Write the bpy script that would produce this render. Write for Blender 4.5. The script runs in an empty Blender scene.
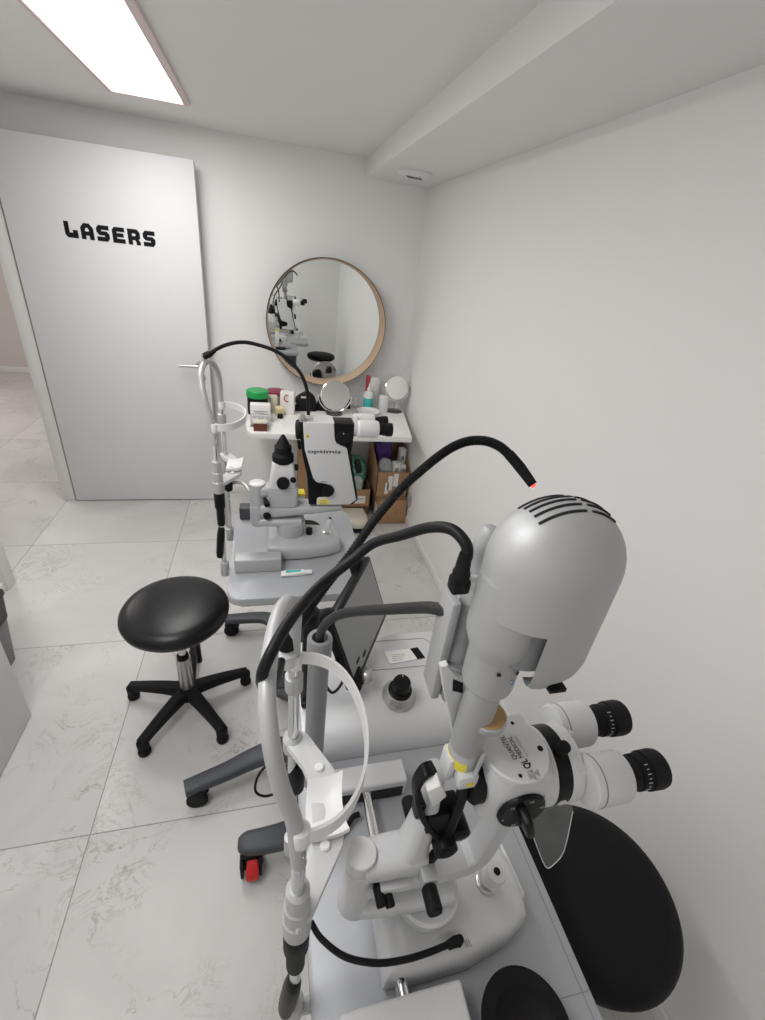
import bpy, bmesh, math, random
from mathutils import Vector, Matrix
random.seed(4)
S = bpy.context.scene
COL = S.collection
PI = math.pi
V = Vector

# ------------------------------------------------------------------ materials
def nmat(name):
    m = bpy.data.materials.new(name); m.use_nodes = True
    nt = m.node_tree
    return m, nt, nt.nodes['Principled BSDF']

def mat(name, col, rough=.5, metal=0., noise=0., nscale=40., bump=0., trans=0., spec=.4, coat=0., emis=None, estr=0., alpha=1., ior=1.45):
    m, nt, b = nmat(name)
    b.inputs['Base Color'].default_value = (*col, 1)
    b.inputs['Roughness'].default_value = rough
    b.inputs['Metallic'].default_value = metal
    b.inputs['Specular IOR Level'].default_value = spec
    b.inputs['Transmission Weight'].default_value = trans
    b.inputs['Coat Weight'].default_value = coat
    b.inputs['IOR'].default_value = ior
    b.inputs['Alpha'].default_value = alpha
    if emis:
        b.inputs['Emission Color'].default_value = (*emis, 1); b.inputs['Emission Strength'].default_value = estr
    if noise or bump:
        tc = nt.nodes.new('ShaderNodeTexCoord'); n = nt.nodes.new('ShaderNodeTexNoise')
        n.inputs['Scale'].default_value = nscale; n.inputs['Detail'].default_value = 4
        nt.links.new(tc.outputs['Object'], n.inputs['Vector'])
        if noise:
            r = nt.nodes.new('ShaderNodeMapRange')
            r.inputs['To Min'].default_value = 1 - noise; r.inputs['To Max'].default_value = 1 + noise
            nt.links.new(n.outputs['Fac'], r.inputs['Value'])
            mx = nt.nodes.new('ShaderNodeVectorMath'); mx.operation = 'SCALE'
            mx.inputs[0].default_value = col
            nt.links.new(r.outputs[0], mx.inputs['Scale']); nt.links.new(mx.outputs[0], b.inputs['Base Color'])
        if bump:
            bp = nt.nodes.new('ShaderNodeBump'); bp.inputs['Strength'].default_value = bump
            bp.inputs['Distance'].default_value = .002
            nt.links.new(n.outputs['Fac'], bp.inputs['Height']); nt.links.new(bp.outputs[0], b.inputs['Normal'])
    return m

def floor_mat():
    m, nt, b = nmat('marble_tile'); N = nt.nodes; L = nt.links
    tc = N.new('ShaderNodeTexCoord'); sep = N.new('ShaderNodeSeparateXYZ'); L.new(tc.outputs['Object'], sep.inputs[0])
    def mth(op, a, bb=None, c=None):
        n = N.new('ShaderNodeMath'); n.operation = op
        for i, v in enumerate((a, bb, c)):
            if v is None: continue
            if isinstance(v, (int, float)): n.inputs[i].default_value = v
            else: L.new(v, n.inputs[i])
        return n.outputs[0]
    def grout(o, off, per):
        w = mth('DIVIDE', mth('SUBTRACT', o, off), per)
        f = mth('FRACT', w)
        d = mth('MULTIPLY', mth('MINIMUM', f, mth('SUBTRACT', 1., f)), per)
        return mth('LESS_THAN', d, .0018), mth('FLOOR', w)
    gx, ix = grout(sep.outputs[0], -.561, .785)
    gy, iy = grout(sep.outputs[1], 2.533, .830)
    g = mth('MAXIMUM', gx, gy)
    # each tile shifts the marble pattern
    cmb = N.new('ShaderNodeCombineXYZ'); L.new(mth('MULTIPLY', ix, 3.7), cmb.inputs[0]); L.new(mth('MULTIPLY', iy, 5.3), cmb.inputs[1])
    add = N.new('ShaderNodeVectorMath'); L.new(tc.outputs['Object'], add.inputs[0]); L.new(cmb.outputs[0], add.inputs[1])
    def noise(sc, det, dist=0., vec=add.outputs[0], rough=.55):
        n = N.new('ShaderNodeTexNoise'); n.inputs['Scale'].default_value = sc; n.inputs['Detail'].default_value = det
        n.inputs['Distortion'].default_value = dist; n.inputs['Roughness'].default_value = rough; L.new(vec, n.inputs['Vector']); return n.outputs['Fac']
    def rng(x, a, bb, c, d):
        r = N.new('ShaderNodeMapRange'); L.new(x, r.inputs[0])
        for k, v in zip(('From Min', 'From Max', 'To Min', 'To Max'), (a, bb, c, d)): r.inputs[k].default_value = v
        return r.outputs[0]
    v1 = rng(mth('ABSOLUTE', mth('SUBTRACT', noise(2.6, 7, 1.3, rough=.62), .5)), 0, .010, 1, 0)
    v2 = rng(mth('ABSOLUTE', mth('SUBTRACT', noise(5.5, 8, 1.8, rough=.7), .5)), 0, .016, 1, 0)
    mk1 = rng(noise(3.2, 3), .50, .66, 0, 1); mk2 = rng(noise(2.1, 5, .5), .52, .64, 0, 1)
    vein = mth('MAXIMUM', mth('MULTIPLY', v1, mk1), mth('MULTIPLY', mth('MULTIPLY', v2, mk2), .8))
    cloud = rng(noise(1.7, 5, .8), .3, .72, .55, .70)
    cr = N.new('ShaderNodeCombineColor')
    for i, k in enumerate((.93, .92, .90)): L.new(mth('MULTIPLY', cloud, k), cr.inputs[i])
    m1 = N.new('ShaderNodeMix'); m1.data_type = 'RGBA'; L.new(mth('MULTIPLY', vein, .8), m1.inputs[0]); L.new(cr.outputs[0], m1.inputs[6]); m1.inputs[7].default_value = (.23, .20, .175, 1)
    m2 = N.new('ShaderNodeMix'); m2.data_type = 'RGBA'; L.new(g, m2.inputs[0]); L.new(m1.outputs[2], m2.inputs[6]); m2.inputs[7].default_value = (.28, .26, .24, 1)
    L.new(m2.outputs[2], b.inputs['Base Color']); b.inputs['Roughness'].default_value = .42; b.inputs['Specular IOR Level'].default_value = .35
    return m

def wood_mat():
    m, nt, b = nmat('beech_veneer'); N = nt.nodes; L = nt.links
    tc = N.new('ShaderNodeTexCoord'); w = N.new('ShaderNodeTexNoise'); mp = N.new('ShaderNodeMapping')
    mp.inputs['Scale'].default_value = (3, 60, 3); L.new(tc.outputs['Object'], mp.inputs[0]); L.new(mp.outputs[0], w.inputs['Vector'])
    w.inputs['Scale'].default_value = 6
    cr = N.new('ShaderNodeValToRGB'); cr.color_ramp.elements[0].color = (.44, .29, .18, 1); cr.color_ramp.elements[1].color = (.62, .45, .31, 1)
    L.new(w.outputs['Fac'], cr.inputs[0]); L.new(cr.outputs[0], b.inputs['Base Color']); b.inputs['Roughness'].default_value = .45
    return m

def braid_mat():
    m, nt, b = nmat('braided_sleeve'); N = nt.nodes; L = nt.links
    tc = N.new('ShaderNodeTexCoord'); w = N.new('ShaderNodeTexChecker'); w.inputs['Scale'].default_value = 420
    L.new(tc.outputs['Object'], w.inputs['Vector'])
    w.inputs['Color1'].default_value = (.006, .006, .007, 1); w.inputs['Color2'].default_value = (.028, .028, .03, 1)
    L.new(w.outputs['Color'], b.inputs['Base Color']); b.inputs['Roughness'].default_value = .5
    return m

M = dict(
    wall=mat('wall_paint', (.80, .795, .785), .75, noise=.012, nscale=6, bump=.05),
    ceil=mat('ceiling_paint', (.80, .785, .775), .8, noise=.01, nscale=5),
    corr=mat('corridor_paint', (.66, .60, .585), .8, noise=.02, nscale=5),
    floor=floor_mat(),
    door=mat('door_laminate', (.70, .705, .715), .6, spec=.25, noise=.008, nscale=90),
    trim=mat('white_trim', (.76, .75, .73), .5, noise=.01, nscale=20),
    ink=mat('black_lettering', (.008, .008, .010), .5, spec=.15, noise=.05),
    panel=mat('light_diffuser', (1, 1, 1), .5, emis=(1, .985, .96), estr=5, noise=.001),
    lframe=mat('lamp_frame', (.70, .57, .57), .45, noise=.01),
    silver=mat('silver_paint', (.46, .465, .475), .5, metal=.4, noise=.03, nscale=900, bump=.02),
    silverd=mat('dark_silver_paint', (.27, .275, .285), .40, metal=.25, noise=.03, nscale=700),  # darker tone of the silver paint
    ltgrey=mat('light_grey_plastic', (.60, .605, .615), .40, noise=.02, nscale=300),
    tbl=mat('table_grey_laminate', (.38, .39, .41), .42, metal=.15, noise=.06, nscale=700),
    white=mat('white_plastic', (.74, .74, .73), .35, noise=.01),
    black=mat('black_plastic', (.007, .007, .008), .38, spec=.22, noise=.1, nscale=200),
    blackm=mat('matte_black_plastic', (.009, .009, .010), .6, spec=.2, noise=.1, nscale=200),
    rubber=mat('black_rubber', (.008, .008, .009), .6, spec=.22, noise=.15, nscale=300, bump=.15),
    leather=mat('black_leatherette', (.007, .007, .008), .30, spec=.38, noise=.1, nscale=220, bump=.3),
    leather2=mat('black_soft_vinyl', (.008, .008, .009), .55, spec=.2, noise=.1, nscale=260, bump=.35),
    chrome=mat('chrome', (.72, .72, .73), .14, metal=1, noise=.01),
    steel=mat('brushed_steel', (.55, .54, .52), .32, metal=.9, noise=.05, nscale=300),
    darkgrey=mat('dark_grey_casting', (.062, .067, .075), .45, noise=.08, nscale=400, bump=.1),
    red=mat('red_brake', (.55, .02, .02), .4, noise=.05),
    mirror=mat('mirror_glass', (.86, .88, .86), .015, metal=1, noise=.002),
    wood=wood_mat(),
    rim=mat('black_rim', (.03, .025, .022), .5, noise=.1),
    screen=mat('grey_screen', (.27, .275, .285), .22, noise=.02, nscale=8),
    braid=braid_mat(),
    cable=mat('black_cable', (.008, .008, .009), .45, spec=.25, noise=.1, nscale=300),
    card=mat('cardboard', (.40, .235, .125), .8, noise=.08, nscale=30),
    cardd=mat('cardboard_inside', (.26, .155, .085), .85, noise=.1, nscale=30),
    yellow=mat('yellow_sticker', (.78, .68, .06), .5, noise=.03),
    yellows=mat('pale_yellow', (.72, .62, .36), .5, noise=.03),
    tan=mat('amber_filter', (.46, .29, .12), .35, noise=.08, nscale=80),
    green=mat('green_lid', (.02, .36, .09), .35, noise=.04),
    maroon=mat('burgundy_plastic', (.27, .05, .09), .4, noise=.05),
    redc=mat('red_carton', (.42, .06, .06), .5, noise=.05),
    paper=mat('paper_white', (.80, .79, .77), .7, noise=.03, nscale=60),
    cream=mat('cream_plastic', (.62, .58, .48), .5, noise=.03),
    teal=mat('teal_print', (.06, .48, .46), .4, noise=.05),
    brownglass=mat('brown_glass', (.14, .045, .028), .15, noise=.1),
    silverl=mat('pale_silver_paint', (.66, .665, .68), .42, metal=.2, noise=.03, nscale=900),
    archm=mat('grey_tube_paint', (.46, .465, .475), .42, metal=.3, noise=.02, nscale=500),
    housing=mat('pale_housing_paint', (.64, .645, .655), .42, noise=.02, nscale=500),
    silverb=mat('mid_silver_paint', (.47, .475, .49), .42, metal=.2, noise=.03, nscale=800),
    console=mat('console_silver_paint', (.60, .605, .62), .40, metal=.15, noise=.03, nscale=800),
    clear=mat('clear_plastic', (.95, .97, .98), .06, trans=.92, noise=.01, ior=1.25),
    shield=mat('clear_shield', (.75, .77, .79), .12, noise=.3, nscale=60, alpha=.10),
    shield_edge=mat('clear_shield_edge', (.85, .86, .87), .2, noise=.02, alpha=.75),
    purple=mat('purple_film', (.065, .03, .16), .25, noise=.4, nscale=40, bump=.6),
    greenbag=mat('green_film', (.10, .30, .22), .25, noise=.5, nscale=30, bump=.7),
    film=mat('clear_film', (.55, .57, .58), .12, noise=.35, nscale=35, bump=.8, alpha=.55),
    greyprint=mat('grey_print', (.30, .30, .30), .6, noise=.03),
    midprint=mat('pale_grey_print', (.38, .385, .39), .6, noise=.03),
    led=mat('red_led', (.8, .03, .02), .3, emis=(1, .05, .03), estr=3, noise=.01),
    gled=mat('green_led', (.1, .8, .1), .3, emis=(.2, 1, .1), estr=1.5, noise=.01),
    blue=mat('blue_dot', (.03, .22, .62), .4, noise=.02),
    bin=mat('dark_bin_plastic', (.02, .02, .021), .45, noise=.1),
    bag=mat('grey_bin_bag', (.16, .16, .165), .3, noise=.2, nscale=25, bump=.5),
    vent=mat('dark_slot', (.02, .02, .022), .7, noise=.05),
    spot=mat('pale_button', (.70, .70, .70), .4, noise=.01),
)

# ------------------------------------------------------------------ mesh builder
def frame_axes(d):
    d = V(d).normalized()
    a = V((0, 0, 1)) if abs(d.z) < .95 else V((1, 0, 0))
    u = d.cross(a).normalized(); w = u.cross(d).normalized()
    return u, w, d

class MB:
    def __init__(self): self.bm = bmesh.new()
    def _bev(self, geom_faces, r, seg=2, edges=None):
        if r <= 0: return
        es = edges if edges is not None else list({e for f in geom_faces for e in f.edges})
        bmesh.ops.bevel(self.bm, geom=es, offset=r, segments=seg, profile=.5, affect='EDGES', clamp_overlap=True)
    def box(self, lo, hi, r=0., seg=2, rot=None):
        lo, hi = V(lo), V(hi); c = (lo + hi) / 2; h = (hi - lo) / 2
        vs = []
        for sx, sy, sz in ((-1,-1,-1),(1,-1,-1),(1,1,-1),(-1,1,-1),(-1,-1,1),(1,-1,1),(1,1,1),(-1,1,1)):
            p = V((sx*h.x, sy*h.y, sz*h.z))
            if rot: p = rot @ p
            vs.append(self.bm.verts.new(c + p))
        fs = [self.bm.faces.new([vs[i] for i in q]) for q in ((3,2,1,0),(4,5,6,7),(0,1,5,4),(1,2,6,5),(2,3,7,6),(3,0,4,7))]
        self._bev(fs, r, seg); return self
    def rings(self, rings, cap0=True, cap1=True, closed=False):
        R = [[self.bm.verts.new(p) for p in ring] for ring in rings]
        n = len(R[0]); out = []
        m = len(R)
        for i in range(m if closed else m - 1):
            a, b = R[i], R[(i + 1) % m]
            for j in range(n):
                out.append(self.bm.faces.new((a[j], a[(j+1) % n], b[(j+1) % n], b[j])))
        if not closed:
            if cap0: out.append(self.bm.faces.new(R[0][::-1]))
            if cap1: out.append(self.bm.faces.new(R[-1]))
        return out
    def lathe(self, o, d, prof, seg=40, sx=1., sy=1.):
        """prof: (radius, height along d)."""
        u, w, d = frame_axes(d); o = V(o); rings = []
        for r, h in prof:
            r = max(r, 1e-5)
            rings.append([o + d*h + u*(r*sx*math.cos(2*PI*k/seg)) + w*(r*sy*math.sin(2*PI*k/seg)) for k in range(seg)])
        self.rings(rings); return self
    def cyl(self, p0, p1, r0, r1=None, seg=28, bev=0.):
        r1 = r0 if r1 is None else r1
        p0, p1 = V(p0), V(p1); d = p1 - p0; L = d.length
        if bev:
            prof = [(r0-bev, 0), (r0-bev*.3, bev*.3), (r0, bev), (r1, L-bev), (r1-bev*.3, L-bev*.3), (r1-bev, L)]
        else: prof = [(r0, 0), (r1, L)]
        return self.lathe(p0, d, prof, seg)
    def tube(self, pts, r, seg=14, sub=8, flat=None, ribs=0.):
        """smooth tube through pts (Catmull-Rom); r a number or a list."""
        P = [V(p) for p in pts]; n = len(P)
        rs = r if isinstance(r, (list, tuple)) else [r]*n
        Q, RR = [], []
        for i in range(n - 1):
            p0, p1, p2, p3 = P[max(i-1, 0)], P[i], P[i+1], P[min(i+2, n-1)]
            for k in range(sub):
                t = k/sub
                Q.append(.5*((2*p1) + (p2-p0)*t + (2*p0-5*p1+4*p2-p3)*t*t + (3*p1-p0-3*p2+p3)*t**3)); RR.append(rs[i]*(1-t)+rs[i+1]*t)
        Q.append(P[-1]); RR.append(rs[-1])
        rings = []; prev = None
        for i, q in enumerate(Q):
            d = (Q[min(i+1, len(Q)-1)] - Q[max(i-1, 0)]).normalized()
            if prev is None: u, w, _ = frame_axes(d)
            else:
                u = (prev - d*prev.dot(d)).normalized(); w = u.cross(d).normalized()
            prev = u
            a = RR[i]*(1 + (ribs if i % 2 else -ribs)); b2 = a if flat is None else a*flat
            rings.append([q + u*(a*math.cos(2*PI*k/seg)) + w*(b2*math.sin(2*PI*k/seg)) for k in range(seg)])
        self.rings(rings); return self
    def bar(self, pts, w, h, side, sub=6, r=.2):
        """rectangular section swept along pts; side = direction of the width; w, h numbers or lists."""
        P = [V(p) for p in pts]; n = len(P); side = V(side).normalized()
        ws = w if isinstance(w, (list, tuple)) else [w]*n; hs = h if isinstance(h, (list, tuple)) else [h]*n
        Q, A, B = [], [], []
        for i in range(n - 1):
            p0, p1, p2, p3 = P[max(i-1, 0)], P[i], P[i+1], P[min(i+2, n-1)]
            for k in range(sub):
                t = k/sub
                Q.append(.5*((2*p1) + (p2-p0)*t + (2*p0-5*p1+4*p2-p3)*t*t + (3*p1-p0-3*p2+p3)*t**3)); A.append(ws[i]*(1-t)+ws[i+1]*t); B.append(hs[i]*(1-t)+hs[i+1]*t)
        Q.append(P[-1]); A.append(ws[-1]); B.append(hs[-1])
        rings = []
        for i, q in enumerate(Q):
            d = (Q[min(i+1, len(Q)-1)] - Q[max(i-1, 0)]).normalized()
            s = (side - d*side.dot(d)).normalized(); up = d.cross(s)
            a, b2 = A[i]/2, B[i]/2; ring = []
            for k in range(16):
                th = 2*PI*(k+.5)/16; c, sn = math.cos(th), math.sin(th); e = r*2
                ring.append(q + s*(a*math.copysign(abs(c)**e, c)) + up*(b2*math.copysign(abs(sn)**e, sn)))
            rings.append(ring)
        self.rings(rings); return self
    def prism(self, poly, ext, r=0., seg=2, caps_only=True):
        poly = [V(p) for p in poly]; ext = V(ext)
        a = [self.bm.verts.new(p) for p in poly]; b = [self.bm.verts.new(p+ext) for p in poly]
        n = len(a); fs = [self.bm.faces.new(a[::-1]), self.bm.faces.new(b)]
        for i in range(n): fs.append(self.bm.faces.new((a[i], a[(i+1) % n], b[(i+1) % n], b[i])))
        if r:
            es = list(fs[0].edges) + list(fs[1].edges) if caps_only else list({e for f in fs for e in f.edges})
            self._bev(fs, r, seg, es)
        return self
    def poly(self, pts):
        self.bm.faces.new([self.bm.verts.new(p) for p in pts]); return self
    def build(self, name, m, parent=None, sharp=38):
        bm = self.bm
        bmesh.ops.recalc_face_normals(bm, faces=bm.faces)
        if parent is not None:
            o = parent; base = V((0, 0, 0))
            while o is not None: base += o.location; o = o.parent
            bmesh.ops.translate(bm, verts=bm.verts, vec=-base)
        me = bpy.data.meshes.new(name); bm.to_mesh(me); bm.free()
        for p in me.polygons: p.use_smooth = True
        me.set_sharp_from_angle(angle=math.radians(sharp))
        me.materials.append(M[m])
        ob = bpy.data.objects.new(name, me); COL.objects.link(ob); ob.parent = parent
        return ob

def rrect(cx, cy, hx, hy, r, z, n=6):
    out = []
    for sx, sy, a0 in ((1, 1, 0), (-1, 1, 90), (-1, -1, 180), (1, -1, 270)):
        for k in range(n+1):
            a = math.radians(a0 + 90*k/n)
            out.append(V((cx+sx*(hx-r)+r*math.cos(a), cy+sy*(hy-r)+r*math.sin(a), z)))
    return out

def thing(name, label, cat, loc=(0, 0, 0), group=None):
    o = bpy.data.objects.new(name, None); COL.objects.link(o); o.empty_display_size = .05
    o.location = loc; o['label'] = label; o['category'] = cat
    if group: o['group'] = group
    return o
def tag(o, label, cat, group=None):
    o['label'] = label; o['category'] = cat
    if group: o['group'] = group
    return o
def struct(name, mb, m, **k):
    o = mb.build(name, m, **k); o['kind'] = 'structure'; return o

def text_mesh(name, body, size, origin, xdir, ydir, m, parent, width=None, extrude=.0004, shear=0., bold=0.):
    """writing laid on a surface, turned into a mesh."""
    cu = bpy.data.curves.new(name, 'FONT'); cu.body = body; cu.size = size; cu.extrude = 0; cu.offset = bold; cu.resolution_u = 4
    to = bpy.data.objects.new(name, cu); COL.objects.link(to)
    dg = bpy.context.evaluated_depsgraph_get(); me = bpy.data.meshes.new_from_object(to.evaluated_get(dg))
    COL.objects.unlink(to); bpy.data.objects.remove(to)
    xs = [v.co.x for v in me.vertices]; x0, x1 = min(xs), max(xs)
    k = width/(x1-x0) if width else 1.
    X, Y = V(xdir).normalized(), V(ydir).normalized(); Z = X.cross(Y)
    base = V((0, 0, 0)); o = parent
    while o is not None: base += o.location; o = o.parent
    for v in me.vertices:
        v.co = V(origin) + X*((v.co.x-x0)*k) + Y*v.co.y + Z*extrude - base
    me.materials.clear(); me.materials.append(M[m])
    ob = bpy.data.objects.new(name, me); COL.objects.link(ob); ob.parent = parent
    return ob

# ------------------------------------------------------------------ room (metres; x right, y to the back wall, z up)
XR, YB, ZC, ZS, XL, YF = .965, 3.20, 2.165, 2.072, -1.31, -.46
struct('floor', MB().box((-4.2, -.6, -.06), (1.1, 6.6, 0)), 'floor')
struct('ceiling', MB().box((-4.2, -.6, ZC), (1.1, 6.6, ZC+.08)), 'ceil')
struct('wall_back', MB().box((XL-.10, YB, 0), (XR+.12, YB+.1, ZC)), 'wall')
struct('wall_right', MB().box((XR, YF-.1, 0), (XR+.12, YB, ZC)), 'wall')
struct('wall_front', MB().box((XL-.1, YF-.1, 0), (XR, YF, ZC)), 'wall')
b = MB(); b.box((XL-.055, YF, 0), (XL, 2.16, ZC)); b.box((XL-.055, 2.16, 2.04), (XL, YB, ZC)); struct('wall_left', b, 'wall')
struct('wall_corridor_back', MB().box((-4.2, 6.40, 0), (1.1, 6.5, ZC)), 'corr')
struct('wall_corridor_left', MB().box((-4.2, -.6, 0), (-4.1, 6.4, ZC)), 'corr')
struct('baseboard_corridor', MB().box((-4.1, 6.386, 0), (1.1, 6.40, .07), r=.003), 'trim')
struct('trim_bulkhead', MB().box((.575, YF, ZS), (XR, YB, ZC+.002)), 'wall')
struct('baseboard_right', MB().box((XR-.010, YF, 0), (XR, YB, .055), r=.003), 'trim')
struct('baseboard_back', MB().box((XL, YB-.010, 0), (XR, YB, .055), r=.003), 'trim')
struct('baseboard_left', MB().box((XL, YF, 0), (XL+.010, 2.12, .055), r=.003), 'trim')
b = MB()
b.box((XL-.058, 3.085, 0), (XL+.012, 3.155, 2.06), r=.003); b.box((XL-.062, 2.12, 0), (XL+.022, 2.19, 2.06), r=.003); b.box((XL-.062, 2.12, 2.01), (XL+.012, 3.155, 2.08), r=.003)
struct('trim_door_frame', b, 'trim')

# door, swung open flat against the back wall
D = bpy.data.objects.new('door_1', None); COL.objects.link(D); D.location = (-1.29, 3.07, 0); D['kind'] = 'structure'
DY = 3.07
MB().box((-1.285, DY, .008), (-.360, DY+.042, 2.006), r=.0015).build('door_leaf', 'door', D)
b = MB(); b.cyl((-.41, DY+.001, .965), (-.41, DY-.008, .965), .026, bev=.002); b.cyl((-.41, DY-.004, .965), (-.41, DY-.052, .965), .009)
b.tube([(-.41, DY-.045, .965), (-.415, DY-.052, .965), (-.44, DY-.054, .965), (-.53, DY-.054, .965)], .0085)
b.cyl((-.41, DY+.001, .885), (-.41, DY-.008, .885), .024, bev=.002)
b.build('door_handle', 'steel', D)
# LASERS, in heavy cut-corner capitals
def lasers():
    b = MB()
    x0, w, gap, z0, h, s = -1.024, .0605, .0145, 1.586, .074, .30
    G = {
     'L': [[(0,1),(.36,1),(.36,.32),(.62,.32),(.62,.5),(1,.5),(1,0),(.18,0),(0,.18)]],
     'A': [[(0,0),(0,.72),(.28,1),(.72,1),(1,.72),(1,0),(.64,0),(.64,.24),(.36,.24),(.36,0)]],
     'S': [[(1,1),(.2,1),(0,.8),(0,.55),(.2,.37),(.62,.37),(.62,.28),(0,.28),(0,0),(.8,0),(1,.2),(1,.47),(.8,.63),(.38,.63),(.38,.72),(1,.72)]],
     'E': [[(0,0),(0,.8),(.2,1),(1,1),(1,.72),(.36,.72),(.36,.63),(.9,.63),(.9,.38),(.36,.38),(.36,.28),(1,.28),(1,0)]],
     'R': [[(0,0),(0,1),(.8,1),(1,.8),(1,.45),(.86,.34),(1,.2),(1,0),(.64,0),(.64,.22),(.54,.3),(.36,.3),(.36,0)]],
    }
    cut = {'A': [(.36,.5),(.64,.5),(.64,.62),(.56,.72),(.44,.72),(.36,.62)], 'R': [(.36,.56),(.58,.56),(.64,.62),(.64,.68),(.58,.72),(.36,.72)]}
    X = x0; holes = []
    for ch in 'LASERS':
        ww = w
        for pol in G[ch]:
            b.prism([(X+px*ww, DY-.0004, z0+pz*h) for px, pz in pol], (0, -.0012, 0))
        if ch in cut: holes.append([(X+px*ww, DY-.0017, z0+pz*h) for px, pz in cut[ch]])
        X += ww + gap
    b.build('lettering', 'ink', D)
    hb = MB()
    for hq in holes: hb.prism(hq, (0, -.0003, 0))
    hb.build('letter_counter', 'door', D)
lasers()

# ceiling light
t = thing('ceiling_light', 'long white LED ceiling panel glowing above the door side', 'ceiling light', (-.478, 2.1, ZC))
x0, x1, y0, y1 = -.618, -.338, 1.50, 2.70
b = MB(); f = .016; zz = ZC-.014
b.box((x0-f, y0-f, zz), (x1+f, y0, ZC), r=.002); b.box((x0-f, y1, zz), (x1+f, y1+f, ZC), r=.002)
b.box((x0-f, y0, zz), (x0, y1, ZC), r=.002); b.box((x1, y0, zz), (x1+f+.012, y1, ZC), r=.002)
b.build('lamp_frame', 'lframe', t)
MB().box((x0, y0, ZC-.008), (x1, y1, ZC-.002)).build('diffuser', 'panel', t)

# round vent on the bulkhead
t = thing('ceiling_vent', 'small round white vent on the underside of the ceiling bulkhead', 'vent', (.753, 2.775, ZS))
MB().lathe((.753, 2.775, ZS), (0, 0, -1), [(.092, 0), (.092, .008), (.080, .020), (.06, .025), (0, .026)]).build('vent_body', 'white', t)
b = MB()
for k in range(5):
    x = .735+.016*k-.020; b.box((x, 2.735, ZS-.0280), (x+.008, 2.790, ZS-.0240), r=.001, rot=Matrix.Rotation(-.5, 3, 'Z'))
b.build('vent_slot', 'vent', t)

# round wall mirror
mc = V((.378, YB, 1.253)); mr = .385
t = thing('wall_mirror', 'large round wall mirror with a pale wood rim edged in black', 'mirror', mc)
d = .10
b = MB(); u, w, dd = frame_axes((0, -1, 0))
b.rings([[mc+dd*h_+u*(r_*math.cos(2*PI*k/96))+w*(r_*math.sin(2*PI*k/96)) for k in range(96)] for r_, h_ in [(mr-.0025, 0), (mr, .0), (mr+.0008, d-.003), (mr, d), (mr-.0034, d), (mr-.0036, d-.003)]], closed=True)
b.build('outer_rim', 'rim', t)
b = MB()
u, w, dd = frame_axes((0, -1, 0)); rings = []
prof = [(mr-.012, .008), (mr-.0105, .02), (mr-.0065, d-.006), (mr-.0036, d-.001)]
for r_, h_ in prof: rings.append([mc+dd*h_+u*(r_*math.cos(2*PI*k/96))+w*(r_*math.sin(2*PI*k/96)) for k in range(96)])
b.rings(rings, False, False); b.build('inner_rim', 'wood', t)
MB().lathe(mc, (0, -1, 0), [(mr-.012, .004), (mr-.012, .011), (0, .0111)], seg=96).build('mirror_glass', 'mirror', t)

# ------------------------------------------------------------------ shelf and what stands on it
SZ = .74
shelf = MB().prism([(-.13, YB, SZ), (-.13, 2.62, SZ), (-.122, 2.53, SZ), (-.10, 2.478, SZ), (.845, 2.476, SZ), (.93, 3.0, SZ), (.94, YB, SZ)], (0, 0, -.036), r=.003).build('wall_shelf', 'trim')
tag(shelf, 'white wall shelf with a tapered right end below the round mirror', 'shelf')

t = thing('jar', 'black jar with a bright green lid at the left end of the shelf', 'jar', (-.065, 2.83, SZ))
MB().lathe((-.065, 2.83, SZ), (0, 0, 1), [(.058, 0), (.062, .004), (.062, .105), (.056, .11)]).build('jar_body', 'black', t)
MB().lathe((-.065, 2.83, SZ+.108), (0, 0, 1), [(.066, 0), (.067, .003), (.067, .036), (.062, .041), (0, .042)]).build('lid', 'green', t)
t = thing('tub', 'grey tub with a burgundy lid behind the pale carton on the shelf', 'tub', (.045, 2.98, SZ))
MB().lathe((.045, 2.98, SZ), (0, 0, 1), [(.05, 0), (.058, .07), (.06, .09)]).build('tub_body', 'cream', t)
MB().lathe((.045, 2.98, SZ+.088), (0, 0, 1), [(.064, 0), (.064, .022), (.055, .026), (0, .027)]).build('lid', 'maroon', t)
b = MB().box((-.0, 2.86, SZ), (.055, 2.92, SZ+.10), r=.004); tag(b.build('carton', 'cream'), 'small beige carton beside the black jar with green lid', 'carton')
t = thing('carton', 'white upright carton with a red round logo at its top', 'carton', (.11, 2.86, SZ))
R15 = Matrix.Rotation(math.radians(-12), 3, 'Z')
MB().box((.075, 2.83, SZ), (.16, 2.885, SZ+.14), r=.002, rot=R15).build('carton_box', 'paper', t)
b = MB()
c0 = V((.112, 2.823, SZ+.105))
ring = []
for k in range(14):
    a = math.radians(60+240*k/13); ring.append(c0+V((.018*math.cos(a), 0, .02*math.sin(a))))
b.tube(ring, .0032, seg=6, sub=2); b.build('logo', 'redc', t)
t = thing('carton', 'cream carton standing in front of the black jar on the shelf', 'carton', (-.05, 2.70, SZ))
MB().box((-.105, 2.66, SZ), (.01, 2.72, SZ+.105), r=.003).build('carton_box', 'paper', t)
b = MB(); b.box((-.085, 2.6592, SZ+.066), (-.01, 2.6600, SZ+.070)); b.box((-.075, 2.6592, SZ+.056), (-.03, 2.6600, SZ+.059)); b.build('print', 'greyprint', t)
t = thing('clear_case', 'clear case of small white tubes in front of the cream carton', 'case', (-.05, 2.60, SZ))
MB().box((-.105, 2.575, SZ), (.0, 2.635, SZ+.062), r=.004).build('case_shell', 'clear', t)
b = MB()
for k in range(5): b.cyl((-.092+.02*k, 2.605, SZ+.006), (-.088+.02*k, 2.605, SZ+.056), .008, bev=.002)
b.build('tube', 'paper', t)
t = thing('small_box', 'small brown box with a pale top at the shelf front left', 'box', (-.05, 2.53, SZ))
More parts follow.
